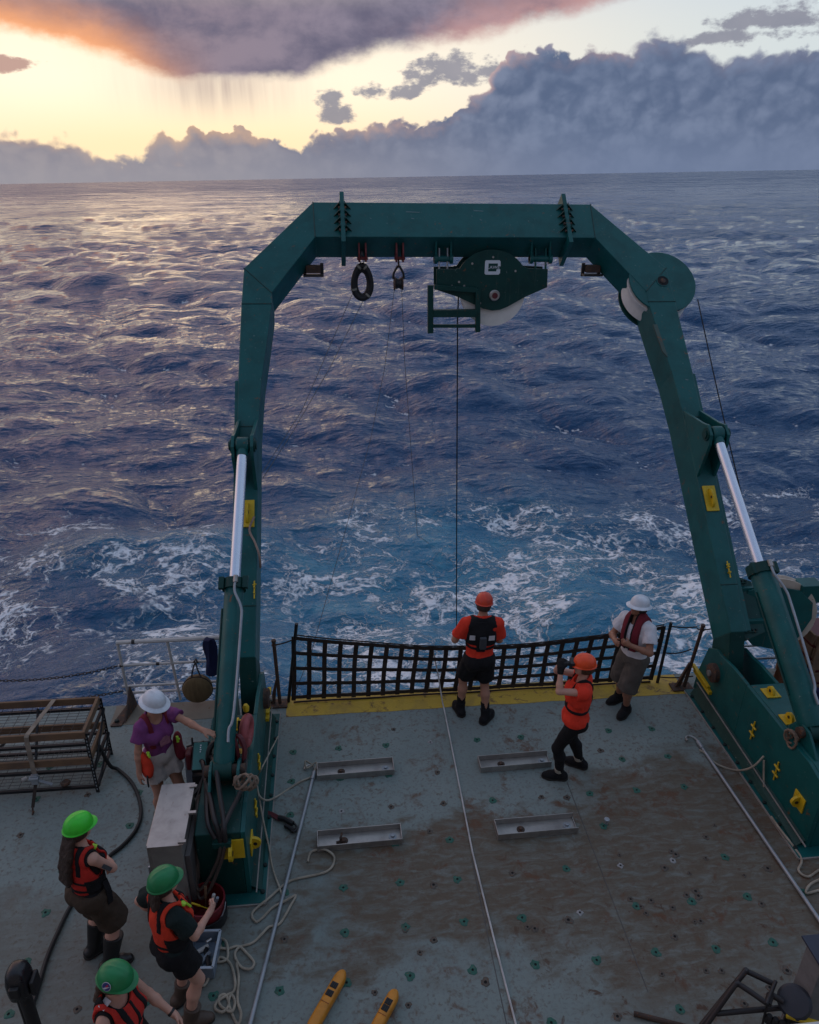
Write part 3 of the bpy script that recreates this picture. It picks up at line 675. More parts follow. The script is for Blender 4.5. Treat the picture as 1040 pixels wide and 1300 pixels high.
for o in (-.12, .09):
    mb = MB(); mb.prism([sc + WN*o + WU*u + WW*w for u, w in ((-.50, .05), (-.40, .32), (-.12, .40), (.22, .36), (.40, .20), (.42, -.02), (.30, -.30), (.05, -.50), (-.25, -.46), (-.45, -.25))], WN*.025); mb.done('deck_sheave_cheek', GREEN, af, bevel=.004)
mb = MB(); mb.lathe([(.10, -.16), (.10, -.12)], sc, WN, 16); mb.done('deck_sheave_hub', GREEN_D, af, smooth=True)
e_ = on_x(1027, 750, sc.x + .38)
mb = MB(); mb.box((e_.x - .17, e_.y - .10, e_.z - .13), (e_.x + .12, e_.y + .12, e_.z + .13)); mb.done('arm_end', GREEN, af, bevel=.008)
for k, (u, s, w) in enumerate(((-.75, 5.92, .22), (-.68, 5.80, .05), (.28, 5.95, .16), (.36, 5.78, .04), (-1.3, 5.8, .03), (3.05, 3.0, .05), (3.0, -.3, .015))):
    slab('paint_scrape', [(u, s), (u + w, s - .012), (u + w*.9, s - .025), (u + .01, s - .018)], .002, paint('scrape', (.10, .17, .17), .6), -.0025, bevel=0)

# ------------------------------------------------------------------ pedestals
BOLT = paint('bolt_dark', (.006, .02, .02), .6, .3, .3, .2, 4)
YG = YELLOW
WELD = paint('pale_weld_line', (.28, .26, .24), .7, 0, .5, .6, 4)
def pedestal(sg, label):
    t = thing('pivot_pedestal', label, 'pedestal', (MID + sg*3.1, 6.5, 0), 'a-frame pivot pedestals')
    X = lambda u: MID + sg*u
    mb = MB(); mb.box((min(X(2.76), X(3.62)), 5.08, .0), (max(X(2.76), X(3.62)), 7.84, .028)); mb.done('base_plate', GREEN, t, bevel=.004)
    body = [(5.2, .029), (7.86, .029), (7.84, .30), (7.70, .80), (7.52, .90), (7.34, .88), (7.20, .80), (6.9, .93), (5.5, .93), (5.2, .86)]
    lo = [(5.2, .029), (6.78, .029), (6.78, .93), (5.5, .93), (5.2, .86)]
    cheek = [(6.781, .029), (7.88, .029), (7.86, .30), (7.72, .80), (7.54, .90), (7.34, .90), (7.12, .93), (6.781, .93)]
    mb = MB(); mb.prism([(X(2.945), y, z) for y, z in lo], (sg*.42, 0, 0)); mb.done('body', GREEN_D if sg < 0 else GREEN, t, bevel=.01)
    for u in (2.90, 3.27):
        mb = MB(); mb.prism([(X(u), y, z) for y, z in cheek], (sg*.045, 0, 0)); mb.done('cheek_plate', GREEN, t, bevel=.006)
    mb = MB(); mb.prism([(X(2.90), 5.2 + .0, .029), (X(2.90), 6.78, .029), (X(2.90), 6.78, .926), (X(2.90), 5.5, .926), (X(2.90), 5.203, .856)], (sg*.044, 0, 0)); mb.done('side_plate', GREEN, t, bevel=.004)
    mb = MB(); mb.lathe([(.02, .075), (.10, .075), (.125, .06), (.125, .0), (.13, -.02), (.05, -.02)], (X(2.90), 7.45, .60), (-sg, 0, 0), 24); pn = mb.done('pin_cap', RUSTY, t, smooth=True)
    mb = MB(); mb.lathe([(.04, .075), (.04, .10)], (X(2.90), 7.45, .60), (-sg, 0, 0), 12); mb.done('grease_plug', STEEL, pn)
    for d in (-.035, .035):
        mb = MB(); g1, g2 = on_x(883, 847, 4.86), on_x(903, 877, 4.86); mb.bar((X(2.878), g1.y + d, g1.z + d*.5), (X(2.878), g2.y + d, g2.z + d*.5), .05, .045, (1, 0, 0)); mb.done('guard_bar', YG, t, bevel=.004)
    mb = MB(); mb.bar((X(2.84), 7.72, .24), (X(2.84), 5.13, .12), .012, .012); mb.bar((X(2.755), 7.85, .012), (X(2.755), 5.08, .012), .014, .022); mb.bar((X(2.755), 5.075, .012), (X(3.62), 5.075, .012), .014, .022); mb.done('weld_line', WELD, t)
    # sloping web between plate and side
    mb = MB(); mb.prism([(X(2.9), 7.75, .20), (X(2.9), 5.22, .10), (X(2.80), 5.22, .0285), (X(2.80), 7.75, .0285)], (0, 0, .004)); mb.done('foot_web', GREEN_D, t)
    for k in range(9):
        mb = MB(); mb.lathe([(.024, 0), (.024, .014), (.015, .02)], (X(2.79), 5.2 + k*.31, .028), (0, 0, 1), 8); mb.done('foundation_bolt', BOLT, t)
    def padeye(c, n, up, sz=.13):
        c, n, up = Vector(c), Vector(n).normalized(), Vector(up).normalized(); w = n.cross(up)
        mb = MB(); mb.prism([c + w*a*sz + up*b*sz for a, b in ((-1, -1), (1, -1), (1, 1), (-1, 1))], n*.016); b0 = mb.done('padeye_base', YG, t, bevel=.004)
        mb = MB(); mb.prism([c + n*.015 + up*math.cos(math.pi*k/8)*sz*.8 + n*math.sin(math.pi*k/8)*sz*.95 - w*.016 for k in range(9)], w*.032); mb.done('lug', YG, b0)
        mb = MB(); mb.disc(c + n*sz*.5 - w*.021, w, sz*.22, .042, 10); mb.done('lug_hole', BLACK, b0)
    padeye((X(3.10), 6.60, .931), (0, 0, 1), (0, 1, 0), .085)
    padeye((X(3.06), 6.14, .931), (0, 0, 1), (0, 1, 0), .085)
    padeye((X(2.899), 5.46, .42), (-sg, 0, 0), (0, 0, 1), .09)
    if sg < 0: padeye((X(3.04), 5.199, .66), (0, -1, 0), (0, 0, 1), .12)
    for (y, z) in ((6.45, .52), (5.9, .42)):
        c = Vector((X(2.885), y, z)); mb = MB(); mb.tube([c + Vector((0, 0, .13)), c - Vector((0, 0, .13))], .010, 6)
        for dz in (.05, -.05): mb.tube([c + Vector((0, -.05, dz)), c + Vector((0, .05, dz))], .012, 6)
        for dz in (.04, -.04): mb.tube([c + Vector((0, 0, dz)), c + Vector((sg*.02, 0, dz))], .012, 6)
        mb.done('cleat', YG, t)
    # clevis for the cylinder foot
    for o in (-.15, .12):
        mb = MB(); mb.prism([(X(3.13) + o, y, z) for y, z in ((5.5, .932), (6.05, .932), (5.95, 1.08), (5.85, 1.14), (5.72, 1.13), (5.62, 1.05))], (.03, 0, 0)); mb.done('clevis_plate', GREEN, t, bevel=.006)
    mb = MB(); mb.lathe([(.06, -.2), (.06, .2)], (X(3.13), 5.80, 1.06), (1, 0, 0), 14); mb.done('clevis_pin', RUSTY, t, smooth=True)
    return t
pL = pedestal(-1, 'green pedestal with yellow padeye on its near end, beside the steel cabinet')
pR = pedestal(1, 'green pedestal at the right edge of the deck with bare inner side plate')

# ------------------------------------------------------------------ hydraulic cylinders
def cylinder(sg, label, tb, rb):
    top = AF(sg*3.06, 1.91, -.467); foot = Vector((MID + sg*3.13 - .02, 5.80, 1.06)); ax = (foot - top).normalized()
    t = thing('hydraulic_cylinder', label, 'hydraulic ram', tuple(foot), 'frame luffing cylinders')
    L = (foot - top).length; neck = top + ax*(L*tb)
    side = Vector((1, 0, 0)); fr = ax.cross(side).normalized()
    if fr.y > 0: fr = -fr
    mb = MB(); mb.tube([top + ax*.10, neck + ax*.1], .062, 20); mb.done('rod', CHROME, t, smooth=True)
    mb = MB(); mb.lathe([(.09, -.075), (.105, -.06), (.105, .06), (.09, .075)], top, (1, 0, 0), 20); mb.tube([top + ax*.06, top + ax*.16], .07, 16); mb.done('rod_eye', GREEN, t, smooth=True)
    mb = MB(); mb.tube([neck, neck + ax*.02, foot - ax*.10, foot - ax*.04], [rb - .005, rb, rb, rb - .02], 24); mb.done('barrel', GREEN, t, smooth=True)
    mb = MB(); mb.tube([neck - ax*.03, neck + ax*.09], rb + .026, 24); mb.done('gland', GREEN_D, t, smooth=True)
    for o in (-.13, .13): 
        mb = MB(); mb.box((-.03, -.03, 0), (.03, .03, .14), Matrix.Translation(neck + side*o + fr*.08 - ax*.04) @ ax.to_track_quat('Z', 'Y').to_matrix().to_4x4()); mb.done('gland_lug', GREEN_D, t, bevel=.004)
    a = neck + fr*(rb + .035) + side*.03
    pts = [a + ax*.02, a + ax*.16 + fr*.01, a + ax*.34 + side*.075, a + ax*.55 + side*.085, foot - ax*.55 + fr*(rb + .02) + side*.09, foot - ax*.38 + fr*(rb + .02) + side*.05, foot - ax*.25 + fr*(rb + .02) + side*.05]
    mb = MB(); mb.tube(smooth_path(pts, 5), .015, 8); mb.done('hydraulic_pipe', GALV, t, smooth=True)
    mb = MB(); mb.tube([a - ax*.03, a + ax*.05], .028, 8); mb.done('pipe_fitting', STEEL, t, smooth=True)
    mb = MB(); mb.lathe([(.10, -.09), (.10, .09)], foot, (1, 0, 0), 18); mb.done('foot_eye', GREEN_D, t, smooth=True)
    mb = MB(); mb.tube([neck + ax*.3 - side*(rb + .012), foot - ax*.4 - side*(rb + .012)], .012, 6); mb.done('feed_line', GREEN_D, t)
    return t
cylinder(-1, 'hydraulic ram with chromed rod standing up the left frame leg', .475, .105)
cylinder(1, 'hydraulic ram with chromed rod sloping past the deck sheave at right', .50, .140)

# ------------------------------------------------------------------ hanging sheave block
YB = 11.80
P = lambda zx, zy, y=YB: on_y(540 + zx/6.118, 290 + zy/6.118, y)
blk = thing('hanging_sheave_block', 'large green sheave block with white letter plate hanging under the crossbeam', 'sheave block', tuple(P(520, 505, 11.95)))
outline = [(85, 315), (240, 315)] + [(245 + 0, 310)] + [(518 - 285*math.cos(rad(a)), 440 - 278*math.sin(rad(a))) for a in range(28, 153, 8)] + [(800, 308), (950, 315), (945, 455), (775, 530), (640, 605), (580, 630), (520, 637), (450, 622), (250, 530), (85, 475)]
for y, nm in ((11.78, 'front_cheek'), (12.08, 'rear_cheek')):
    pts = []
    for zx, zy in outline:
        p = P(zx, zy); p.y = y; pts.append(p)
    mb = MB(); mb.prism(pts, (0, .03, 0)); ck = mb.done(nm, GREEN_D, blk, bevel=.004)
    if nm == 'front_cheek': front = ck
wc = P(520, 505, 11.95)
mb = MB(); mb.lathe([(.06, -.10), (.50, -.10), (.505, -.08), (.44, -.02), (.44, .02), (.505, .08), (.50, .10), (.06, .10)], (wc.x + .0, 11.945, wc.z + .015), (0, 1, 0), 56, closed=True); mb.done('sheave_wheel', NYLON, blk, smooth=True)
mb = MB(); h = Vector((wc.x, 11.78, wc.z)); mb.lathe([(.085, .0), (.085, .02), (.07, .035), (.05, .035)], h, (0, -1, 0), 22); hb = mb.done('hub', STEEL, front, smooth=True)
mb = MB(); mb.lathe([(.045, .03), (.045, .05)], h, (0, -1, 0), 12); mb.done('hub_nut', DARKRED, front)
for zx, zy in ((527, 222), (365, 272), (262, 415), (113, 448), (207, 446), (302, 446), (425, 580), (700, 330)):
    p = P(zx, zy, 11.78); mb = MB(); mb.disc(p, (0, -1, 0), .017, .012, 8); mb.done('bolt', STEEL, front)
# letter plate: a white square C with small letters in the gap
WL = paint('white_lettering', (.62, .66, .70), .5, 0, .2, 0, 3)
q = lambda zx, zy: Vector((P(zx, zy).x, 11.776, P(zx, zy).z))
R8 = [(470, 245), (575, 245), (583, 255), (583, 292), (562, 292), (562, 270), (490, 270), (486, 332), (548, 332), (552, 315), (580, 315), (578, 345), (568, 357), (467, 357), (458, 347), (463, 255)]
mb = MB(); mb.prism([q(a, b) for a, b in R8], (0, .003, 0)); mb.done('letter_mark', WL, front)
cu = bpy.data.curves.new('lettering', 'FONT'); cu.body = 'LAWE'; cu.size = .062; cu.align_x = 'CENTER'; cu.align_y = 'CENTER'; cu.extrude = .001
tx = bpy.data.objects.new('lettering', cu); C.objects.link(tx); dg = bpy.context.evaluated_depsgraph_get(); me = bpy.data.meshes.new_from_object(tx.evaluated_get(dg)); bpy.data.objects.remove(tx)
me.materials.clear(); me.materials.append(WL); tx = bpy.data.objects.new('lettering', me); C.objects.link(tx); tx.parent = front
tx.location = q(528, 301) - front.matrix_world.translation if False else q(528, 301) - blk.matrix_world.translation; tx.rotation_euler = (rad(90), 0, 0); tx.scale = (1.15, 1, 1)
# guide frame
def gb(name, a, b, w): 
    mb = MB(); pa, pb = P(*a, 11.72), P(*b, 11.72); mb.bar(pa, pb, w, w, (0, 1, 0)); return mb.done(name, GREEN_D, blk, bevel=.004)
gb('guide_post', (40, 440), (40, 812), .085); gb('guide_post', (407, 470), (407, 803), .075)
gb('guide_rail', (60, 657), (395, 657), .11); gb('guide_rail', (60, 757), (390, 757), .05); gb('guide_rail', (70, 455), (400, 478), .07)
# hanger links with pins
for zx in (140, 895):
    hw = 58 if zx < 500 else 72
    t1 = P(zx, 70, 11.80)
    for s in (-1, 1):
        a = P(zx + s*hw, 78, 11.80); b = P(zx + s*hw, 250, 11.84)
        mb = MB(); mb.bar(a + Vector((0, .02, 0)), b + Vector((0, .05, -.03)), .03, .16, (0, 1, 0)); mb.done('hanger_plate', GREEN, blk, bevel=.006)
        a2 = P(zx + s*hw*.55, 150, 11.85); b2 = P(zx + s*hw*.55, 330, 11.85)
        mb = MB(); mb.bar(a2, b2, .02, .05, (0, 1, 0)); mb.done('hanger_strap', GALV if zx < 500 else GREEN, blk)
    c = P(zx, 235, 11.86); w = (P(zx + hw, 235, 11.86) - c).x
    mb = MB(); mb.lathe([(.05, -w - .03), (.05, w + .03)], c, (1, 0, 0), 16); mb.lathe([(.075, -w - .03), (.075, -w + .02)], c, (1, 0, 0), 16); mb.lathe([(.075, w - .02), (.075, w + .03)], c, (1, 0, 0), 16); mb.done('hanger_pin', GREEN, blk, smooth=True)

# black grommet and small block on shackles
t = thing('rope_grommet', 'black oval rope grommet hanging on a shackle left of the small block', 'grommet', tuple(on_y(460, 358, 11.9)))
c = on_y(460, 358, 11.9)
loop = [c + Vector((.135*math.sin(a)*(1 - .18*math.cos(a)), .0, .245*math.cos(a) - .0)) for a in [2*math.pi*k/36 for k in range(36)]]
mb = MB(); mb.tube(loop, .042, 10, True); lp = mb.done('grommet_ring', RUBBER, t, smooth=True)
loop2 = [c + Vector((.105*math.sin(a), .035, .19*math.cos(a) - .02)) for a in [2*math.pi*k/30 for k in range(30)]]
mb = MB(); mb.tube(loop2, .038, 8, True); mb.done('inner_turn', RUBBER, t, smooth=True)
for a in (.5, 2.6, 4.2, 5.8):
    k = int(a/(2*math.pi)*36); p0, p1 = loop[k], loop[(k+1) % 36]; mb = MB(); mb.tube([p0, p0 + (p1-p0).normalized()*.03], .047, 10); mb.done('tape_band', paint('faded_tape', (.25, .24, .2), .7), lp, smooth=True)
top = c + Vector((0, 0, .27))
mb = MB(); mb.tube([top + Vector((.03*math.sin(x), 0, .05 + .06*math.cos(x))) for x in [2*math.pi*k/14 for k in range(14)]], .010, 6, True); mb.tube([top + Vector((0, .04*math.sin(x), .13 + .05*math.cos(x))) for x in [2*math.pi*k/14 for k in range(14)]], .011, 6, True); mb.done('shackle', GALV, t, smooth=True)
t = thing('snatch_block', 'small dark snatch block hanging between the grommet and the big sheave', 'snatch block', tuple(on_y(506, 350, 11.9)))
c = on_y(506, 352, 11.9)
for s in (-1, 1):
    mb = MB(); mb.tube([c + Vector((s*.012, 0, .17)), c + Vector((s*.075, 0, .06)), c + Vector((s*.085, 0, -.02))], .018, 8); mb.done('becket_arm', BLACK, t, smooth=True)
    mb = MB(); mb.lathe([(.0, 0), (.10, 0), (.10, .02), (.0, .02)], c + Vector((s*.062 - .01, 0, -.09)), (1, 0, 0), 20); mb.done('cheek', RUSTY, t, smooth=True)
mb = MB(); mb.lathe([(.09, -.04), (.07, 0), (.09, .04)], c + Vector((0, 0, -.09)), (1, 0, 0), 20); mb.done('wheel', BLACK, t, smooth=True)
mb = MB(); mb.tube([c + Vector((0, .03*math.sin(x), .20 + .05*math.cos(x))) for x in [2*math.pi*k/12 for k in range(12)]], .012, 6, True); mb.done('shackle', RUSTY, t, smooth=True)

# wires
WIRE = paint('wire_rope', (.012, .012, .014), .6, .3)
def wire(name, pts, r, label, cat, mat=None, sag=0.0, group=None):
    P_ = [Vector(p) for p in pts]
    if sag and len(P_) == 2:
        P_ = [P_[0].lerp(P_[1], k/14) - Vector((0, 0, sag*4*(k/14)*(1-k/14))) for k in range(15)]
    mb = MB(); mb.tube(P_, r, 6); return single(mb, name, mat or WIRE, label, cat, group, origin=P_[0], smooth=True)
tw = on_y(581, 405, 11.9)
wire('tow_wire', [tw + Vector((0, 0, .38)), tw, on_y(580, 640, 12.8), on_y(579.5, 880, 13.6)], .011, 'taut dark tow wire dropping from the sheave block into the sea', 'wire')
cr = on_y(886, 380, 11.45)
wire('winch_wire', [cr, sc - WU*.22 + WW*.44], .009, 'dark winch wire running from the corner sheave down to the deck sheave', 'wire', sag=.05)
THIN = paint('thin_line', (.10, .09, .09), .7)
g1, g2 = on_y(438, 385, 11.9), on_y(462, 385, 11.9)
wire('slack_line', [on_y(448, 372, 11.9), on_y(384, 520, 10.6), on_y(333, 600, 9.0)], .0045, 'thin grey line running down from the grommet towards the left leg', 'line', THIN)
wire('slack_line', [on_y(462, 380, 11.9), on_y(420, 465, 11.0), on_y(372, 548, 10.2), on_y(334, 607, 9.0)], .0045, 'thin grey line with a small knot, running down beside the left leg', 'line', THIN)
wire('slack_line', [on_y(501, 366, 11.9), on_y(488, 470, 11.6), on_y(470, 560, 11.2), on_y(395, 830, 8.3), on_y(372, 885, 8.1)], .004, 'thin grey line falling from the small block to the net corner', 'line', THIN)
wire('slack_line', [on_y(510, 366, 11.9), on_y(514, 460, 11.9), on_y(530, 680, 12.0), on_y(545, 690, 13.0)], .004, 'thin pale line hanging almost straight below the small block', 'line', THIN)
# ------------------------------------------------------------------ stern net and its posts
net = thing('cargo_net', 'dark webbing safety net slung along the stern edge behind the yellow stripe', 'safety net', (1.9, 8.08, 0))
NA, NB = -.60, 4.36
def net_pt(u, v):                # u along 0..1, v up 0..1
    x = NA + (NB - NA)*u
    zt = 1.03 - .13*u - .25*math.sin(math.pi*u)
    x += .06*(v - .5) if u < .5 else .035*(v-.5)*2
    z = .05 + (zt - .05)*v
    y = 8.06 + .05*v + .02*math.sin(u*9)*v*(1-v)*2
    return Vector((x + .006*math.sin(v*5 + u*11), y, z + .004*math.sin(u*23 + v*3)))
NV = 26
for i in range(NV):
    u = i/(NV-1); mb = MB(); mb.ribbon([net_pt(u, v/8) for v in range(-0, 9)], (1, 0, 0), .060, .012); mb.done('vertical_strap', WEB, net)
for j in range(5):
    v = (.06, .28, .52, .76, .99)[j]
    mb = MB(); mb.ribbon([net_pt(u/50, v) + Vector((0, -.011, -.005*abs(math.sin(u/50*(NV-1)*math.pi)))) for u in range(51)], (0, .1, 1), .048, .009); mb.done('horizontal_strap', WEB, net)
mb = MB(); mb.tube([net_pt(u/40, 1.03) for u in range(41)], .009, 6); mb.done('head_rope', WEB, net)
mb = MB(); mb.tube([net_pt(u/40, .0) + Vector((0, 0, -.03)) for u in range(41)], .012, 6); mb.done('foot_rope', WEB, net)
def pole(name, pts, r, label, cat, mat=RUSTY, group=None):
    mb = MB(); mb.tube(pts, r, 8); return single(mb, name, mat, label, cat, group, smooth=True)
pole('net_post', [(-.70, 8.1, 0), (-.53, 8.09, 1.24)], .022, 'leaning dark post at the left end of the stern net', 'post', BLACK)
pole('net_post', [(4.42, 8.05, 0), (4.47, 8.08, .98)], .022, 'dark post at the right end of the stern net', 'post', BLACK)
def stanchion(x, y, lean, label, s):
    t = thing('stanchion', label, 'stanchion', (x, y, 0), 'stern stanchions')
    mb = MB(); mb.box((x-.16, y-.09, .0), (x+.13, y+.08, .025)); mb.done('foot_plate', RUSTY, t, bevel=.004)
    mb = MB(); mb.tube([(x - .03*s, y, .02), (x - .03*s + lean, y, 1.02)], .024, 8); mb.lathe([(.03, 0), (.03, .03)], (x - .03*s + lean, y, 1.0), (0, 0, 1), 8); mb.done('post', RUSTY, t, smooth=True)
    mb = MB(); mb.prism([(x + .10*s, y - .012, .026), (x + .03*s, y - .012, .026), (x - .02*s + lean*.3, y - .012, .42), (x + .0*s + lean*.3, y - .012, .40)], (0, .03, 0)); mb.done('brace', RUSTY, t)
    mb = MB(); mb.tube([Vector((x - .03*s + lean*.95 + .025*math.sin(a), y + .025*math.cos(a), .95)) for a in [2*math.pi*k/10 for k in range(10)]], .010, 6, True); mb.done('eye_ring', RUSTY, t, smooth=True)
stanchion(-.84, 8.06, -.02, 'rusty stanchion with a foot plate beside the left end of the net', -1)
stanchion(4.72, 7.92, .09, 'rusty leaning stanchion between the net and the right pedestal', -1)
for a, b, sg_, lb in (((-.86, 8.06, .95), (-.55, 8.09, 1.02), .02, 'short lashing from the left stanchion to the net post'), ((4.45, 8.08, .93), (4.78, 7.95, .98), .02, 'upper lashing from the net to the right stanchion'), ((4.43, 8.07, .5), (4.76, 7.95, .62), .04, 'middle lashing from the net to the right stanchion'), ((4.78, 7.95, .95), (4.98, 7.9, .98), .02, 'short lashing from the right stanchion to the frame leg'), ((4.42, 8.05, .1), (4.9, 8.0, .12), .02, 'lowest lashing at the foot of the right stanchion')):
    wire('lashing', [a, b], .009, lb, 'lashing', WEB, sg_)

# ------------------------------------------------------------------ four stainless trays on the deck
def tray(x0, x1, y0, y1, label, open_end, rz):
    c = ((x0+x1)/2, (y0+y1)/2, 0); w = x1-x0; d = y1-y0
    t = thing('steel_tray', label, 'tray', c, 'long steel trays bolted to the deck', rz)
    def bx(n, lo, hi): mb = MB(); mb.box(lo, hi); return mb.done(n, STEEL, t, bevel=.003, parentspace=True)
    bx('floor', (-w/2, -d/2, .004), (w/2, d/2, .012))
    bx('long_wall', (-w/2, -d/2, .0125), (w/2, -d/2+.009, .085)); bx('long_wall', (-w/2, d/2-.009, .0125), (w/2, d/2, .085))
    bx('end_wall', (-w/2, -d/2+.0095, .0125), (-w/2+.009, d/2-.0095, .085))
    bx('end_wall', (w/2-.009, -d/2+.0095, .0125), (w/2, d/2-.0095, .085 if not open_end else .03))
    for px in (-.22, .36):
        mb = MB(); mb.lathe([(.045, .0), (.045, .006), (.022, .007), (.022, .028), (.012, .03)], (px*w + .03, .0, .012), (0, 0, 1), 12); mb.done('bolt', GALV if px > 0 else RUSTY, t, smooth=True, parentspace=True)
    return t
tray(-.31, .60, 6.65, 6.86, 'bare steel tray nearest the left deck pole, farther from the viewer', False, rad(1.0))
tray(1.62, 2.49, 6.60, 6.80, 'open-ended steel tray beside the feet of the man in the orange helmet', True, rad(1.0))
t3 = tray(-.30, .60, 5.65, 5.86, 'steel tray holding a wing bolt, in the near left position', False, rad(.8))
tray(1.62, 2.51, 5.62, 5.83, 'steel tray on the edge of the brown stain, near right position', True, rad(.8))
mb = MB(); mb.tube([(-.2, -.02, .012), (-.2, -.02, .09)], .016, 8); mb.tube([(-.25, -.03, .03), (-.15, -.01, .03)], .014, 8); mb.tube([(-.2, -.02, .085), (-.185, .03, .10)], .012, 6); mb.done('wing_bolt', RUSTY, t3, smooth=True, parentspace=True)
mb = MB(); mb.lathe([(.016, 0), (.016, .05), (.03, .055), (.03, .075), (.012, .08)], (2.86, 5.72, .0), (0, 0, 1), 10); single(mb, 'deck_pin', GALV, 'small loose steel pin standing on the deck right of the near trays', 'pin', smooth=True)

# ------------------------------------------------------------------ two long deck poles with hooks
def hookpole(a, b, label, hs):
    t = thing('deck_pole', label, 'pole', a, 'hooked tag-line poles'); a, b = Vector(a), Vector(b); d = (b-a).normalized()
    mb = MB(); mb.tube([a, b], .019, 10); mb.done('shaft', GALV, t, smooth=True)
    sd = Vector((d.y, -d.x, 0))*hs
    hk = [a - d*.0, a - d*.05, a - d*.10 + sd*.02, a - d*.13 + sd*.07, a - d*.10 + sd*.12, a - d*.05 + sd*.125]
    mb = MB(); mb.tube(smooth_path(hk, 4), .012, 7); mb.done('hook', STEEL, t, smooth=True)
    mb = MB(); mb.tube([a - d*.02, a + d*.10], .027, 10); mb.done('ferrule', GALV, t, smooth=True)
hookpole((-.345, 6.74, .03), (-.98, 3.2, .03), 'grey deck pole with a tied hook lying left of the steel trays', 1)
hookpole((4.44, 6.82, .03), (4.53, 3.4, .03), 'grey deck pole with an open hook lying along the right pedestal', 1)

# ropes
def rope(name, pts, r, label, mat=ROPE, cat='rope', sub=7, group=None):
    mb = MB(); mb.tube(smooth_path(pts, sub), r, 7); return single(mb, name, mat, label, cat, group, smooth=True)
wl = [on_z(661, 1325, .014), on_z(655, 1300, .014), on_z(628, 1195, .014), on_z(600, 1082, .014), on_z(577, 965, .014), on_z(564, 900, .02), on_z(562, 892, .05), on_y(556, 855, 8.04), on_y(550, 826, 8.16), on_y(548.5, 823, 8.2), (1.30, 9.4, -3.4)]
mb = MB(); mb.tube(wl, .0095, 7); single(mb, 'white_line', ROPE_W, 'straight white line running along the middle of the deck and out over the net', 'line', smooth=True)
zr = .016
def zp(L, z=zr, s=1.0, o=(240, 1140), k=.3077): return [on_z(o[0] + a*k, o[1] + b*k, z + (.018 if i % 5 == 2 else 0)) for i, (a, b) in enumerate(L)]
rope('tag_rope', zp([(490, -150), (505, -190), (560, -200), (600, -165), (570, -110), (450, -80), (400, -60), (330, 0), (262, 60), (275, 98), (300, 85), (345, 40), (400, 10), (440, -10), (420, 30), (375, 105), (330, 120), (300, 150), (262, 185), (205, 205), (190, 240), (215, 285), (255, 292), (268, 265), (240, 230), (205, 200), (160, 210), (120, 210), (100, 255), (75, 345), (52, 362), (55, 335), (90, 270), (108, 240), (130, 200), (112, 180), (130, 168), (155, 185), (158, 250), (120, 265), (130, 245), (170, 270), (190, 340), (185, 385), (160, 400), (115, 430), (110, 460), (140, 470), (165, 440), (150, 400), (125, 410), (130, 445), (175, 470), (190, 430), (175, 400), (165, 440), (200, 520), (215, 480), (200, 420), (205, 330), (195, 270)]), .012, 'tangled coils of pale rope on the deck beside the left deck pole', ROPE, sub=6)
rope('tag_rope', [on_z(398, 972, .03), on_z(388, 966, .06), on_z(390, 975, .04), on_z(402, 968, .06), on_z(396, 985, .02), on_z(380, 993, .02), on_z(352, 1011, .02), on_x(338, 1016, -.84), on_x(328, 1008, -.93), on_x(325, 985, -.96)], .011, 'pale rope tied to the left deck pole and led to a yellow cleat', ROPE)
rope('tag_rope', [on_x(325, 990, -.96), on_z(334, 1040, .2), on_z(342, 1078, .05), on_z(346, 1102, .03), on_z(356, 1130, .02), on_z(360, 1146, .02)], .010, 'thin pale rope falling from the left pedestal cleat to the deck', ROPE)
rope('tag_rope', [on_x(326, 988, -.95), on_x(335, 970, -.85), on_z(353, 935, .05)], .008, 'short pale rope from the pedestal cleat up to the plate edge', ROPE)
rope('tag_rope', [on_z(888, 952, .03), on_z(897, 957, .03), on_z(910, 970, .025), on_z(935, 978, .02), on_x(955, 974, 4.72), on_x(970, 960, 4.83)], .012, 'pale rope looping from the right deck pole to a cleat on the right pedestal', ROPE)
rope('tag_rope', [on_x(970, 965, 4.83), on_x(970, 1000, 4.82), on_x(972, 1022, 4.80), on_z(985, 1045, .05), on_z(1008, 1075, .03), on_z(1018, 1092, .02), on_z(1014, 1105, .02), on_z(1026, 1113, .02), on_z(1042, 1104, .02), on_z(1050, 1112, .03), on_z(1030, 1122, .02), on_z(1024, 1134, .02), on_z(1045, 1130, .02), on_z(1060, 1140, .02)], .012, 'pale rope hanging down the right pedestal into loose loops', ROPE)
# rope hank on each pedestal
def hank(c, ax, n, R, label, seed, mat=ROPE):
    rnd = random.Random(seed); pts = []
    ax = Vector(ax).normalized(); u = ax.cross(Vector((0, 0, 1))).normalized(); w = ax.cross(u)
    for k in range(n*12):
        a = 2*math.pi*k/12; rr = R*(.72 + .28*math.sin(k*.37 + seed)); pts.append(Vector(c) + ax*(.11*math.sin(k*.19)) + u*math.cos(a)*rr*.7 + w*math.sin(a)*rr)
    mb = MB(); mb.tube(pts, .013, 6); single(mb, 'rope_hank', mat, label, 'rope', smooth=True)
hank(on_x(312, 993, -.94), (1, .1, -.35), 9, .085, 'hank of old rope hung on the near left pedestal by the console', 2, _rope('old_rope', (.17, .12, .09), (.30, .23, .17)))
hank(on_x(1012, 936, 4.93) + Vector((.0, .0, .02)), (1, .3, .1), 8, .12, 'brown rope hank on top of the right pedestal at the ram foot', 5, _rope('brown_rope', (.16, .10, .07), (.30, .21, .15)))
mb = MB(); pts = [on_x(312, 690, -1.0) + Vector((0, 0, 0)), on_x(316, 672, -.99), on_x(322, 686, -.97), on_x(325, 705, -.95)]
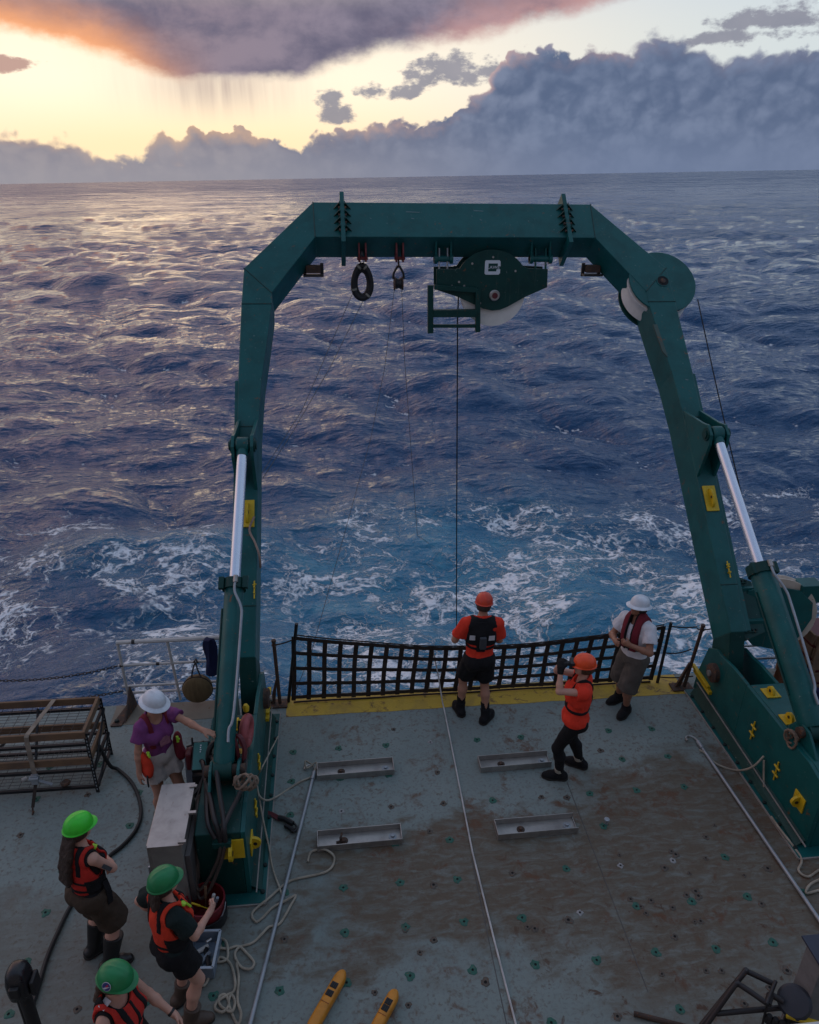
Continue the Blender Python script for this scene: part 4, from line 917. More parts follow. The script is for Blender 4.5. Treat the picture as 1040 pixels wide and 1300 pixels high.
rope('lead_rope', [AF(-2.96, 1.12, -.06), AF(-3.02, .95, -.05), AF(-2.95, .78, -.05), AF(-2.90, .62, -.04), AF(-2.9, .50, .1)], .014, 'short twisted rope hanging from the yellow padeye of the left leg', _rope('pinkish_rope', (.30, .20, .16), (.45, .33, .27)))

# dark red lashing with shackle on the deck
t = thing('ratchet_lashing', 'dark red lashing with a black hook lying by the left pedestal', 'lashing', tuple(on_z(355, 1040, 0)))
mb = MB(); mb.ribbon([on_z(322, 1028, .05), on_z(332, 1030, .035), on_z(345, 1034, .03), on_z(356, 1040, .03)], (0, 1, .2), .05, .02); mb.done('strap', DARKRED, t)
mb = MB(); mb.tube([on_z(354, 1038, .035), on_z(362, 1040, .04), on_z(372, 1046, .035)], .03, 8); mb.tube([on_z(362, 1048, .03), on_z(374, 1054, .03)], .022, 8); mb.tube(smooth_path([on_z(370, 1042, .03), on_z(377, 1050, .03), on_z(373, 1056, .03), on_z(366, 1051, .03)], 3), .012, 6); mb.done('hook', BLACK, t, smooth=True)

# ------------------------------------------------------------------ two orange float fairings
def float_f(a, b, w, label):
    a, b = Vector(a), Vector(b); d = b - a; L = d.length; rz = math.atan2(d.y, d.x)
    t = thing('float_fairing', label, 'float', tuple(a), 'orange float fairings', rz)
    n = 16; vs = []; st = [(0, .25), (.01, .42), (.03, .62), (.07, .85), (.13, 1), (.3, 1.02), (.87, 1), (.93, .85), (.97, .6), (.99, .4), (1, .22)]
    for u, r in st:
        for k in range(n):
            c_, s_ = math.cos(2*math.pi*k/n), math.sin(2*math.pi*k/n)
            e = .62; vs.append((u*L, w/2*r*math.copysign(abs(c_)**e, c_), .05 + .05*r**.5*math.copysign(abs(s_)**e, s_)))
    fs = [tuple(range(n-1, -1, -1)), tuple((len(st)-1)*n + k for k in range(n))]
    for i in range(len(st)-1):
        for k in range(n): fs.append((i*n+k, i*n+(k+1) % n, (i+1)*n+(k+1) % n, (i+1)*n+k))
    mb = MB(); mb.add(vs, fs); bd = mb.done('shell', ORANGE_F, t, smooth=True, parentspace=True)
    for u in (.24, .37):
        mb = MB(); mb.box((u*L, -w*.30, .0985), (u*L + .055, w*.30, .1035)); sl = mb.done('slot', RUBBER, t, parentspace=True, bevel=.003)
        for o in (-.018, .0, .018): 
            mb = MB(); mb.box((u*L + .006, o - .003, .104), (u*L + .05, o + .003, .109)); mb.done('slot_bar', BLACK, sl, parentspace=True)
    mb = MB(); mb.box((L*.55, -w*.4, .0985), (L*.56, w*.4, .103)); mb.done('joint_band', paint('float_joint', (.35, .12, .02), .6), t, parentspace=True)
float_f(on_z(437, 1238, .0), on_z(392, 1318, .0), .105, 'orange float lying nearest the left deck pole, larger in view')
float_f(on_z(503, 1263, .0), on_z(470, 1325, .0), .10, 'scuffed orange float lying to the right of the other one')

# ------------------------------------------------------------------ white hand rail at the left stern
t = thing('hand_rail', 'white pipe hand rail at the left stern edge', 'railing', (-2.2, 8.2, 0), 'hand rails')
Yr = 8.27
xs = (-2.80, -2.18, -1.52)
for i, x in enumerate(xs):
    mb = MB(); mb.tube([(x + (.04 if i else 0), Yr, .0), (x - .02, Yr, .97)], .019, 8); mb.done('post', WHITE, t, smooth=True)
for z, r in ((.965, .028), (.605, .017), (.27, .017), (.16, .017)):
    mb = MB(); mb.tube([(xs[0] - (.06 if z < .9 else .03), Yr, z), (xs[2] + .05, Yr, z)], r, 8); mb.done('rail', WHITE, t, smooth=True)
mb = MB(); mb.prism([(-2.93, 7.80, .0), (-2.80, 7.80, .0), (-2.70, 8.2, .0), (-2.82, 8.2, .0)], (0, 0, .02)); mb.prism([(-2.775, 7.85, .02), (-2.70, 8.2, .02), (-2.76, 8.22, .30)], (.02, 0, 0)); ft = mb.done('foot_bracket', RUSTY, t)
mb = MB(); mb.lathe([(.028, 0), (.028, .025), (.014, .03)], (-2.87, 7.88, .02), (0, 0, 1), 10); mb.done('foot_bolt', BOLT, ft, smooth=True)
for x, z in ((-2.62, .965), (-2.36, .605), (-2.82, .605)):
    mb = MB(); mb.tube([(x - .02, Yr, z), (x + .02, Yr, z)], .031 if z > .9 else .022, 8); mb.done('clamp', BLACK, t)
# navy jacket hung over the rail
g = on_y(265, 811, Yr - .03)
cols = []
for i in range(14):
    v = i/13; z = .985 - .53*v; wd = .055 + .05*v**.7 + .01*math.sin(v*9); dp = .045 + .03*v
    cols.append([(g.x + .03*v + wd*math.cos(a) + .012*math.sin(3*a + v*6), Yr - .05 + dp*math.sin(a) + .008*math.sin(5*a + 2*v), z - .012*math.sin(2*a)) for a in [2*math.pi*k/18 for k in range(18)]])
mb = MB(); vs = [p for r_ in cols for p in r_]; fs = [tuple(range(17, -1, -1)), tuple(13*18 + k for k in range(18))]
for i in range(13):
    for k in range(18): fs.append((i*18+k, i*18+(k+1) % 18, (i+1)*18+(k+1) % 18, (i+1)*18+k))
mb.add(vs, fs); single(mb, 'jacket', BLUE_C, 'dark blue cloth bundle hung over the white rail', 'cloth', smooth=True)
# round brown bag / buoy cover
c = on_y(251, 874, 8.12); 
t = thing('round_cover', 'round brown canvas drum cover hanging from the white rail', 'cover', tuple(c))
prof = []; mb = MB()
def _can(t_, p):
    co = obj_co(t_); n = t_.noise(t_.vm('MULTIPLY', co, (9, 9, 1.2)), 2.5, 5, .6, .4); f = t_.noise(co, 60, 3, .6)
    t_.put(p.inputs['Base Color'], t_.mix(n, (.055, .033, .014), (.24, .155, .07))); p.inputs['Roughness'].default_value = .85
    t_.put(p.inputs['Normal'], t_.bump(t_.m('ADD', n, t_.m('MULTIPLY', f, .2)), .5, .01))
mb.lathe([(.02, -.085), (.15, -.08), (.185, -.05), (.195, 0), (.185, .05), (.15, .075), (.02, .08)], c, (0.05, -1, .1), 32); dk = mb.done('drum', material('brown_canvas', _can), t, smooth=True)
mb = MB(); mb.tube([c + Vector((.19*math.sin(a), -.01, .19*math.cos(a))) for a in [2*math.pi*k/32 for k in range(32)]], .010, 6, True); mb.done('rim_cord', WEB, t, smooth=True)
mb = MB(); mb.tube(smooth_path([c + Vector((-.06, 0, .18)), c + Vector((-.04, .05, .27)), c + Vector((-.01, .10, .33)), c + Vector((.02, .05, .26)), c + Vector((.06, 0, .18))], 4), .011, 6); mb.tube([c + Vector((-.03, .10, .34)), c + Vector((0, .12, .38)), c + Vector((.02, .1, .33))], .016, 6); mb.done('lanyard', BLACK, t, smooth=True)
# chains at the far left
CH = paint('chain_dark', (.03, .028, .028), .6, .4, .4, .8, 4)
def chain(a, b, sag, label):
    a, b = Vector(a), Vector(b); n = int((b-a).length/.045); mb = MB()
    for k in range(n):
        f = k/n; p = a.lerp(b, f) - Vector((0, 0, sag*4*f*(1-f))); f2 = (k+1.2)/n; q_ = a.lerp(b, f2) - Vector((0, 0, sag*4*f2*(1-f2)))
        d = (q_-p); s_ = d.orthogonal().normalized() if k % 2 else d.cross(d.orthogonal()).normalized()
        mid = (p+q_)/2; L = [p + s_*.008, mid + s_*.015, q_ + s_*.008, q_ - s_*.008, mid - s_*.015, p - s_*.008]
        mb.tube(L, .0055, 4, True)
    single(mb, 'rail_chain', CH, label, 'chain', 'safety chains at the left stern')
chain((-2.86, Yr, .605), (-5.2, Yr, .62), .16, 'upper rusty safety chain sagging left of the white rail')
chain((-2.86, Yr, .2), (-5.2, Yr, .22), .12, 'lower rusty safety chain just above the deck, left of the white rail')

# ------------------------------------------------------------------ rack with wooden trays
t = thing('drying_rack', 'black angle iron rack with two wooden mesh trays', 'rack', (-3.5, 7.0, 0))
x0, x1, y0, y1 = -4.25, -2.80, 6.72, 7.32
PERF = paint('perforated_angle', (.014, .014, .016), .5, .3, .3, .3, 3)
for x in (x0, x1):
    for y in (y0, y1):
        mb = MB(); mb.box((x-.02, y-.02, 0), (x+.02, y-.014, .86)); mb.box((x-.02, y-.0135, 0), (x-.014, y+.02, .86)); lg = mb.done('leg', PERF, t)
        mb = MB()
        for k in range(16): mb.box((x-.006, y-.0215, .04+.05*k), (x+.006, y-.0205, .065+.05*k))
        if y == y0 or x == x1: mb.done('slot_row', GALV, lg)
for z in (.075, .33, .70):
    for a, b in (((x0, y0), (x1, y0)), ((x0, y1), (x1, y1)), ((x0, y0), (x0, y1)), ((x1, y0), (x1, y1))):
        mb = MB(); mb.bar((*a, z), (*b, z), .03, .035); mb.done('cross_bar', PERF, t)
mb = MB(); mb.bar((x1+.02, y0, .08), (x1+.02, y1, .33), .015, .03); mb.bar((x1+.02, y0, .33), (x1+.02, y1, .70), .015, .03); mb.done('brace', PERF, t)
mb = MB(); mb.bar((x0+.5, y0+.02, .70), (x0+.35, y1, .35), .02, .03); mb.bar((x1-.62, y0+.02, .40), (x1-.72, y1, .74), .02, .04); mb.done('diagonal', PERF, t)
MESHW = paint('wire_mesh_dark', (.035, .035, .038), .5, .5, .3, .4)
def grid(z, name, par, step=.05):
    mb = MB(); y = y0 + .02
    while y < y1 - .01: mb.bar((x0+.02, y, z), (x1-.02, y, z), .003, .003); y += step
    x = x0 + .04
    while x < x1 - .02: mb.bar((x, y0+.02, z+.0035), (x, y1-.02, z+.0035), .004, .004); x += .11
    return tag(mb.done(name, MESHW, par), kind='stuff')
grid(.10, 'shelf_mesh', t)
for z in (.80, .43):
    g0 = MB(); yA, yB = (y0 - .03, y1 - .02)
    g0.box((x0, yA, z), (x1, yA+.028, z+.09)); fr_ = g0.done('tray_board', WOOD, t, bevel=.003)
    mb = MB(); mb.box((x0, yB-.028, z), (x1, yB, z+.09)); mb.done('tray_board', WOOD, t, bevel=.003)
    for x in (x0+.002, x1-.036, x0+.66):
        mb = MB(); mb.box((x, yA+.029, z+.002), (x+.034, yB-.029, z+.088)); 
        if x != x0 + .66: mb.done('tray_end_board', WOOD, t, bevel=.003)
    grid(z - .01, 'tray_mesh', t)
# webbing strap over the tray with ratchet and hook
sx = -3.42
t2 = thing('ratchet_strap', 'tan webbing strap tied over the wooden rack down to the deck', 'strap', (sx, 6.5, 0))
mb = MB(); mb.ribbon([(sx+.12, y1-.03, .885), (sx+.12, y1-.04, .895), (sx+.02, y0-.02, .897), (sx+.015, y0-.045, .88), (sx+.01, y0-.05, .72), (sx+.005, y0-.055, .36)], (1, 0, 0), .05, .005); mb.done('webbing', STRAPM, t2)
mb = MB(); mb.box((sx-.03, y0-.10, .25), (sx+.045, y0-.055, .37)); mb.lathe([(.03, -.05), (.03, .05)], (sx+.005, y0-.08, .33), (1, 0, 0), 10); mb.bar((sx+.04, y0-.08, .30), (sx+.19, y0-.10, .24), .03, .02); mb.done('ratchet', GALV, t2, bevel=.004)
mb = MB(); mb.ribbon([(sx+.005, y0-.08, .25), (sx-.01, 6.48, .06)], (1, 0, 0), .035, .006); mb.done('tail', WEB, t2)
mb = MB(); mb.tube(smooth_path([(sx-.01, 6.48, .07), (sx-.01, 6.46, .02), (sx+.0, 6.42, .02), (sx+.01, 6.44, .05)], 3), .010, 6); mb.done('hook', RUSTY, t2, smooth=True)
mb = MB(); mb.lathe([(.05, 0), (.055, .015), (.04, .03), (.015, .02)], (sx+.27, y0+.03, .115), (0, 0, 1), 18); single(mb, 'rusty_disc', RUSTY, 'small rusty disc lying on the lowest mesh shelf of the rack', 'disc', smooth=True)
mb = MB(); mb.tube([on_z(28, 991, .12), on_z(34, 988, .12)], .025, 8); single(mb, 'tape_roll', WHITE, 'small white scrap tied beside the strap ratchet on the rack', 'scrap', smooth=True)

# black hose over the left deck
hp = [(-2.80, 6.98, .45), (-2.79, 7.02, .30), (-2.72, 7.0, .1)] + [tuple(on_z(px_, py_, .022)) for px_, py_ in ((150, 977), (166, 992), (176, 1012), (179, 1035), (171, 1056), (155, 1074), (138, 1088), (112, 1120), (90, 1150), (74, 1182), (60, 1215), (48, 1255), (38, 1285), (30, 1310))]
rope('deck_hose', hp, .021, 'thick black hose curving over the left deck from the rack', RUBBER, 'hose', 6)

# ------------------------------------------------------------------ stainless cabinet
t = thing('steel_cabinet', 'stainless steel electrical cabinet standing beside the left pedestal', 'cabinet', (-1.60, 5.35, 0))
mb = MB(); mb.box((-1.755, 5.0, .12), (-1.475, 5.69, .985)); mb.done('body', STEEL, t, bevel=.006)
mb = MB(); mb.prism([(-1.775, 4.985, .986), (-1.455, 4.985, .986), (-1.455, 5.71, 1.012), (-1.775, 5.71, 1.012)], (0, 0, .006)); mb.done('top_lid', STEEL, t)
mb = MB(); mb.box((-1.79, 5.02, .16), (-1.757, 5.68, .975)); dr = mb.done('door', STEEL, t, bevel=.004)
mb = MB(); mb.tube([(-1.80, 5.08, .52), (-1.82, 5.08, .52), (-1.82, 5.08, .64), (-1.80, 5.08, .64)], .010, 6); mb.done('handle', GALV, dr, smooth=True)
mb = MB(); mb.box((-1.472, 5.03, .2), (-1.425, 5.60, .80)); mb.done('side_box', paint('dull_steel_box', (.12, .11, .11), .6, .4, .5, .3), t, bevel=.004)
for y in (5.05, 5.62):
    mb = MB(); mb.box((-1.74, y-.03, 0), (-1.49, y+.03, .119)); mb.done('foot', STEEL, t)
for x, y in ((-1.5, 5.0), (-1.46, 5.33), (-1.5, 5.66)):
    mb = MB(); mb.box((x, y-.015, .99+.02), (x+.07, y+.015, 1.03)); mb.done('lug', STEEL, t)

# ------------------------------------------------------------------ control console and hoses
t = thing('control_console', 'hydraulic control console with a green label plate under the woman\'s hand', 'console', (-1.48, 6.1, 0))
mb = MB(); mb.box((-1.56, 6.02, .0), (-1.44, 6.14, .80)); mb.done('post', BLACK, t, bevel=.004)
hd = Matrix.Translation((-1.47, 6.12, .98)) @ Matrix.Rotation(rad(32), 4, 'X')
mb = MB(); mb.box((-.085, -.15, -.10), (.085, .15, .0), hd); mb.done('valve_housing', BLACK, t, bevel=.01)
mb = MB(); mb.box((-.07, -.145, .001), (.07, .135, .012), hd); pnl = mb.done('label_plate', paint('console_plate', (.03, .16, .14), .35, 0, .3, 0, 3), t, bevel=.003)
for k in range(4):
    mb = MB(); mb.box((-.006, .03 + .022*k, .0125), (.006 + .004*(k % 2), .043 + .022*k, .014), hd); mb.done('label_mark', WL, pnl)
mb = MB(); mb.tube([(-1.62, 6.22, 1.02), (-1.44, 6.24, 1.06)], .010, 6); mb.tube([(-1.56, 6.23, 1.03), (-1.56, 6.25, 1.11)], .011, 6); mb.done('lever', BLACK, t, smooth=True)
mb = MB(); mb.box((-1.63, 6.12, .78), (-1.56, 6.26, 1.0)); mb.done('junction_box', DARKRED, t, bevel=.02)
mb = MB(); mb.tube(smooth_path([(-1.40, 6.05, .0), (-1.38, 6.05, .8), (-1.37, 6.08, 1.06), (-1.30, 6.16, 1.12), (-1.24, 6.2, 1.04), (-1.24, 6.2, .5)], 5), .030, 9); mb.done('guard_hoop', BLACK, t, smooth=True)
mb = MB(); mb.prism([(-1.68, 6.22, .40), (-1.52, 6.22, .40), (-1.52, 6.22, .86), (-1.66, 6.22, .86)], (0, .04, 0)); mb.done('splash_shield', GREYPL, t, bevel=.004)
mb = MB(); mb.box((-1.36, 6.1, .58), (-1.26, 6.26, .80)); mb.done('warning_box', paint('orange_box', (.45, .09, .03), .5, 0, .4, 0, 3), t, bevel=.01)
HO = paint('hydraulic_hose', (.014, .011, .012), .5, 0, .3, 0, 3)
HB = paint('brown_hose', (.06, .042, .035), .6, 0, .4, .1, 3)
def hose(pts, r, label, mat=HO): return rope('hydraulic_hose', pts, r, label, mat, 'hose', 6, 'hydraulic hoses around the left console')
hose([(-1.42, 6.08, .85), (-1.36, 5.75, .98), (-1.28, 5.5, .98), (-1.22, 5.28, .97), (-1.18, 5.20, .90), (-1.17, 5.17, .80)], .026, 'black hose running from the console over the near end of the left pedestal')
hose([(-1.36, 6.1, 1.0), (-1.26, 5.8, 1.12), (-1.20, 5.55, 1.04), (-1.14, 5.3, .97), (-1.12, 5.18, .92), (-1.12, 5.16, .80)], .024, 'black hose arched beside the ram foot on the left pedestal')
hose([(-1.15, 6.1, 1.15), (-1.05, 6.06, 1.26), (-.99, 5.98, 1.15), (-1.02, 5.9, 1.0)], .028, 'short dark hose looped at the ram foot of the left pedestal', DARKRED)
hose([(-1.16, 5.16, .80), (-1.2, 5.12, .62), (-1.33, 5.08, .36), (-1.42, 5.08, .30), (-1.43, 5.2, .5), (-1.42, 5.4, .8)], .018, 'brown hose hanging in a loop before the left pedestal', HB)
hose([(-1.12, 5.16, .80), (-1.17, 5.11, .60), (-1.30, 5.05, .31), (-1.40, 5.04, .22), (-1.44, 5.15, .42), (-1.44, 5.4, .72)], .018, 'lowest brown hose loop before the left pedestal', HB)
hose([(-1.75, 6.0, .25), (-1.62, 5.98, .5), (-1.5, 5.98, .66), (-1.42, 6.02, .8)], .030, 'thick black hose slanting behind the steel cabinet')
hose([(-1.60, 5.85, .45), (-1.5, 5.9, .62), (-1.42, 6.0, .85)], .022, 'black hose slanting up to the console', HO)
hose([(-1.45, 5.95, .75), (-1.42, 5.8, .4), (-1.42, 5.6, .35), (-1.42, 5.4, .7)], .020, 'black hose sagging between the cabinet and the left pedestal')
hose([(-1.5, 6.0, .7), (-1.46, 5.86, .35), (-1.45, 5.72, .12), (-1.42, 5.6, .05)], .022, 'black hose falling to the deck behind the cabinet')
hose([(-1.48, 6.12, .9), (-1.42, 5.98, 1.0), (-1.35, 5.7, .96), (-1.31, 5.42, .95), (-1.27, 5.24, .93), (-1.21, 5.17, .84)], .024, 'black hose lying along the outer top edge of the left pedestal')
hose([(-1.50, 6.1, .55), (-1.40, 5.95, .5), (-1.41, 5.7, .62), (-1.41, 5.45, .5), (-1.41, 5.25, .2)], .024, 'black hose drooping down the outer side of the left pedestal')
hose([(-1.33, 6.25, .6), (-1.25, 6.2, 1.1), (-1.16, 6.12, 1.30), (-1.08, 6.02, 1.22), (-1.06, 5.95, 1.04)], .022, 'dark red hose rising behind the ram foot to the valve block', DARKRED)
hose([(-1.02, 6.0, 1.0), (-.98, 5.9, 1.06), (-1.0, 5.6, 1.0), (-1.08, 5.35, .97), (-1.13, 5.2, .93), (-1.15, 5.17, .82)], .022, 'black hose on the inner top edge of the left pedestal')
hose([(-1.45, 6.3, .2), (-1.36, 6.4, .5), (-1.30, 6.3, .75), (-1.38, 6.12, .8)], .026, 'black hose curling up behind the console')
hose([(-1.44, 5.9, .6), (-1.435, 5.75, .8), (-1.42, 5.5, .9), (-1.41, 5.3, .75), (-1.415, 5.15, .35)], .020, 'brownish hose between the cabinet door and the pedestal', HB)
# clamp block of the hoses
mb = MB(); mb.box((-1.24, 5.135, .74), (-1.07, 5.198, .80)); mb.box((-1.22, 5.15, .801), (-1.19, 5.19, .84)); single(mb, 'hose_clamp', GREEN_D, 'green hose clamp on the near face of the left pedestal', 'clamp', bevel=.004)
# upright block valve
t = thing('valve_block', 'dark valve block standing on the left pedestal below the ram', 'valve', (-1.1, 5.98, .93))
mb = MB(); mb.box((-1.20, 5.93, .932), (-1.02, 6.05, 1.04)); mb.done('body', GREEN_D, t, bevel=.008)
mb = MB(); mb.lathe([(.035, 0), (.035, .07), (.02, .09)], (-1.15, 5.98, 1.04), (0, 0, 1), 10); mb.lathe([(.03, 0), (.03, .06), (.02, .08)], (-1.07, 5.98, 1.04), (0, 0, 1), 10); mb.done('cap', BLACK, t, smooth=True)

# pink-red life ring case on the aft side of the left pedestal
t = thing('rescue_float', 'faded red rescue float strapped on the left pedestal behind the ram', 'rescue float', tuple(on_x(312, 935, -1.0)))
PK = paint('faded_red', (.36, .075, .08), .6, 0, .8, 0, 3)
c = on_x(313, 928, -1.0); 
ring = [c + Vector((.02*math.cos(a), .11*math.cos(a) + .03*math.sin(a), .12*math.sin(a))) for a in [2*math.pi*k/20 for k in range(20)]]
mb = MB(); mb.tube([p + Vector((0, .0, 0)) for p in ring], .05, 10, True); mb.done('float_ring', PK, t, smooth=True)
mb = MB(); mb.tube([c + Vector((-.07, .05, .10)), c + Vector((-.075, -.02, -.02)), c + Vector((-.07, -.08, -.1))], .018, 6); mb.done('grab_strap', BLACK, t)
mb = MB(); mb.lathe([(.03, 0), (.035, .05), (.02, .08)], c + Vector((0, .12, .17)), (0, 0, 1), 10); mb.done('light', YELLOW, t, smooth=True)

# ------------------------------------------------------------------ bucket with tools, plastic crate
bx, by = -1.33, 4.95
t = thing('tool_bucket', 'dark red bucket of tools standing by the left pedestal', 'bucket', (bx, by, 0))
mb = MB(); mb.lathe([(.125, 0), (.145, .015), (.175, .29), (.187, .295), (.187, .315), (.172, .315), (.168, .28), (.138, .03), (.0, .03)], (bx, by, 0), (0, 0, 1), 28); mb.done('pail', paint('bucket_red', (.16, .010, .016), .4, 0, .35, 0, 3), t, smooth=True)
mb = MB(); mb.lathe([(.156, .05), (.188, .055), (.194, .18), (.180, .18)], (bx, by, 0), (0, 0, 1), 24, closed=True); mb.done('pocket_skirt', BLACK, t, smooth=True)
mb = MB(); mb.tube([(bx + .185*math.cos(a), by + .185*math.sin(a) - .02*math.sin(a/1), .27 - .12*math.sin(a*1.0) if False else .255 - .14*abs(math.sin(a/1))) for a in [math.pi + math.pi*k/12 for k in range(13)]], .006, 5); mb.done('bail', GALV, t)
def tool(name, a, b, r, mat, label): 
    mb = MB(); mb.tube([a, Vector(a).lerp(Vector(b), .55), Vector(a).lerp(Vector(b), .58), b], [r*.5, r*.5, r, r], 8); single(mb, name, mat, label, 'tool', 'tools in the red bucket', smooth=True)
tool('screwdriver', (bx+.02, by-.02, .08), (bx+.085, by+.02, .34), .016, WHITE, 'white handled tool in the red bucket')
tool('pliers', (bx+.04, by+.0, .08), (bx+.12, by-.01, .33), .015, GREYPL, 'grey handled tool leaning in the red bucket')
tool('hammer', (bx-.02, by+.03, .06), (bx-.0, by+.09, .37), .014, WOOD, 'wooden handled tool standing in the red bucket')
tool('yellow_tool', (bx+.05, by-.03, .20), (bx-.12, by-.02, .30), .010, YELLOW, 'yellow tool lying across the red bucket')
cx, cy = -1.31, 4.56
t = thing('plastic_crate', 'small clear grey plastic crate on the deck in front of the red bucket', 'crate', (cx, cy, 0), None, rad(-4))
CR = paint('clear_crate', (.17, .22, .28), .35, 0, .3, 0, 3)
for n_, lo, hi in (('floor', (-.12, -.17, .004), (.12, .17, .012)), ('side', (-.125, -.17, .0125), (-.117, .17, .16)), ('side', (.117, -.17, .0125), (.125, .17, .16)), ('end', (-.1165, -.175, .0125), (.1165, -.167, .16)), ('end', (-.1165, .167, .0125), (.1165, .175, .16))):
    mb = MB(); mb.box(lo, hi); mb.done(n_, CR, t, parentspace=True, bevel=.002)
mb = MB()
for a, b in (((-.125, -.175), (.125, -.175)), ((.125, -.175), (.125, .175)), ((.125, .175), (-.125, .175)), ((-.125, .175), (-.125, -.175))): mb.bar((*a, .164), (*b, .164), .022, .010)
mb.done('rim', paint('crate_rim', (.34, .40, .46), .4), t, parentspace=True)
for k, (a, b) in enumerate((((-.06, -.08, .03), (.05, .04, .05)), ((.0, .1, .03), (.06, -.1, .06)), ((-.08, .05, .04), (.02, .12, .03)))):
    mb = MB(); mb.tube([Vector(a) + Vector((cx, cy, 0)), Vector(b) + Vector((cx, cy, 0))], .022, 8); single(mb, 'fitting', (GREYPL, BLACK, WHITE)[k], ('grey fitting lying in the plastic crate', 'black fitting lying in the plastic crate', 'white fitting lying in the plastic crate')[k], 'fitting', smooth=True)
mb = MB(); mb.tube([on_z(268, 1192, .14), on_z(262, 1196, .15)], .012, 6); single(mb, 'clip', STEEL, 'bright metal clip on the rim of the plastic crate', 'clip')

# ------------------------------------------------------------------ bottom left post, bottom right frame
z0 = .98
b0 = on_z(25, 1245, z0); f0 = on_z(24, 1330, .35)
t = thing('capped_post', 'black post with a hooded cap at the lower left corner', 'post', tuple(Vector((b0.x - .16, b0.y + .0, 0))))
base = Vector((b0.x + .0, b0.y, 0))
mb = MB(); mb.tube([base, base + Vector((0, 0, .90))], .048, 14); mb.tube([base + Vector((-.055, 0, 0)), base + Vector((-.055, 0, .9))], .015, 8); mb.done('stem', BLACK, t, smooth=True)
n = 20; vs = []; prof = [(.055, .86, 1), (.085, .87, 1), (.09, .93, 1), (.088, 1.03, 1), (.075, 1.10, 1), (.05, 1.135, 1), (.02, 1.145, 1)]
for r, z, k in prof:
    for i in range(n):
        c_, s_ = math.cos(2*math.pi*i/n), math.sin(2*math.pi*i/n); vs.append((base.x + r*.95*math.copysign(abs(c_)**.7, c_), base.y + r*1.15*math.copysign(abs(s_)**.7, s_), z))
fs = [tuple(range(n-1, -1, -1)), tuple((len(prof)-1)*n + i for i in range(n))]
for j in range(len(prof)-1):
    for i in range(n): fs.append((j*n+i, j*n+(i+1) % n, (j+1)*n+(i+1) % n, (j+1)*n+i))
GLB = paint('gloss_black', (.012, .012, .015), .28, 0, .3, 0, 3)
mb = MB(); mb.add(vs, fs); mb.done('hood', GLB, t, smooth=True)
mb = MB(); mb.box((base.x - .03, base.y - .125, .95), (base.x + .04, base.y - .09, 1.05)); mb.done('latch', BLACK, t, bevel=.008)
mb = MB(); mb.box((base.x + .085, base.y - .06, .87), (base.x + .12, base.y + .06, 1.02)); mb.done('side_ear', BLACK, t, bevel=.012)

zf = .55
q_ = lambda px_, py_, z=zf: on_z(px_, py_, z)
t = thing('tube_frame', 'bent black tube frame at the lower right corner', 'frame', tuple(on_z(930, 1290, 0)))
TB = paint('frame_brown_black', (.022, .018, .020), .45, .2, .3, .3, 3)
for nm, pts, r in (('side_tube', [q_(872, 1325, .1), q_(941, 1240), q_(946, 1234), q_(952, 1235), q_(984, 1250)], .022), ('side_tube', [q_(877, 1330, .1), q_(930, 1255, zf-.02), q_(936, 1250, zf), q_(942, 1252), q_(974, 1274)], .022), ('stretcher', [q_(978, 1262, zf-.02), q_(995, 1272, zf-.02)], .024), ('lower_tube', [q_(910, 1287, .35), q_(996, 1279, .40)], .022), ('link', [q_(985, 1246, zf+.03), q_(973, 1275, zf+.03)], .015), ('stay', [q_(975, 1272, zf), q_(966, 1310, .1)], .010)):
    mb = MB(); mb.tube(smooth_path(pts, 4), r, 10); mb.done(nm, TB, t, smooth=True)
mb = MB(); mb.tube([q_(978, 1263, zf+.0), q_(975, 1275, zf)], .028, 8); mb.done('clamp', TB, t, smooth=True)
# box post
zt = 1.0
c = on_z(1049, 1207, zt)
t = thing('box_post', 'grey square post with a dark cap plate at the right lower corner', 'post', (c.x, c.y, 0))
mb = MB(); mb.box((c.x - .085, c.y - .10, 0), (c.x + .13, c.y + .10, zt - .02)); mb.done('shaft', paint('pale_grey_post', (.22, .22, .23), .5, .3, .5, .3, 2), t, bevel=.006)
mb = MB(); mb.box((c.x - .12, c.y - .15, zt - .019), (c.x + .17, c.y + .14, zt)); mb.done('cap_plate', paint('navy_cap', (.02, .025, .05), .4), t, bevel=.004)
d0 = on_z(1009, 1272, .5)
mb = MB(); mb.lathe([(.02, 0), (.125, 0), (.13, .02), (.11, .05), (.02, .06)], d0, (-.5, -.4, .75), 24); mb.done('side_disc', paint('slate_disc', (.03, .035, .05), .5), t, smooth=True)
y0_ = on_z(998, 1288, .45); y1_ = on_z(1050, 1304, .45)
mb = MB(); mb.bar(y0_, y1_, .045, .03); single(mb, 'yellow_bar', YELLOW, 'yellow bar end under the grey post at the right lower corner', 'bar', bevel=.004)
mb = MB()
for k in range(6): mb.lathe([(.03, 0), (.03, .06), (.02, .08)], on_z(975 + 8*k, 1297 + (k % 3)*4, .3), (0, 0, 1), 8)
single(mb, 'valve_cluster', BLACK, 'small cluster of black valve caps below the yellow bar', 'valves', smooth=True)
mb = MB(); mb.tube([on_z(805, 1287, .02), on_z(872, 1304, .02)], .022, 10); single(mb, 'rusty_pipe', RUSTY, 'short rusty pipe lying on the deck at the lower right', 'pipe', smooth=True)
mb = MB(); mb.tube([on_z(1040, 1188, .4), on_z(1044, 1192, .4)], .04, 10); single(mb, 'dark_knob', BLACK, 'dark knob at the right picture edge above the grey post', 'knob', smooth=True)

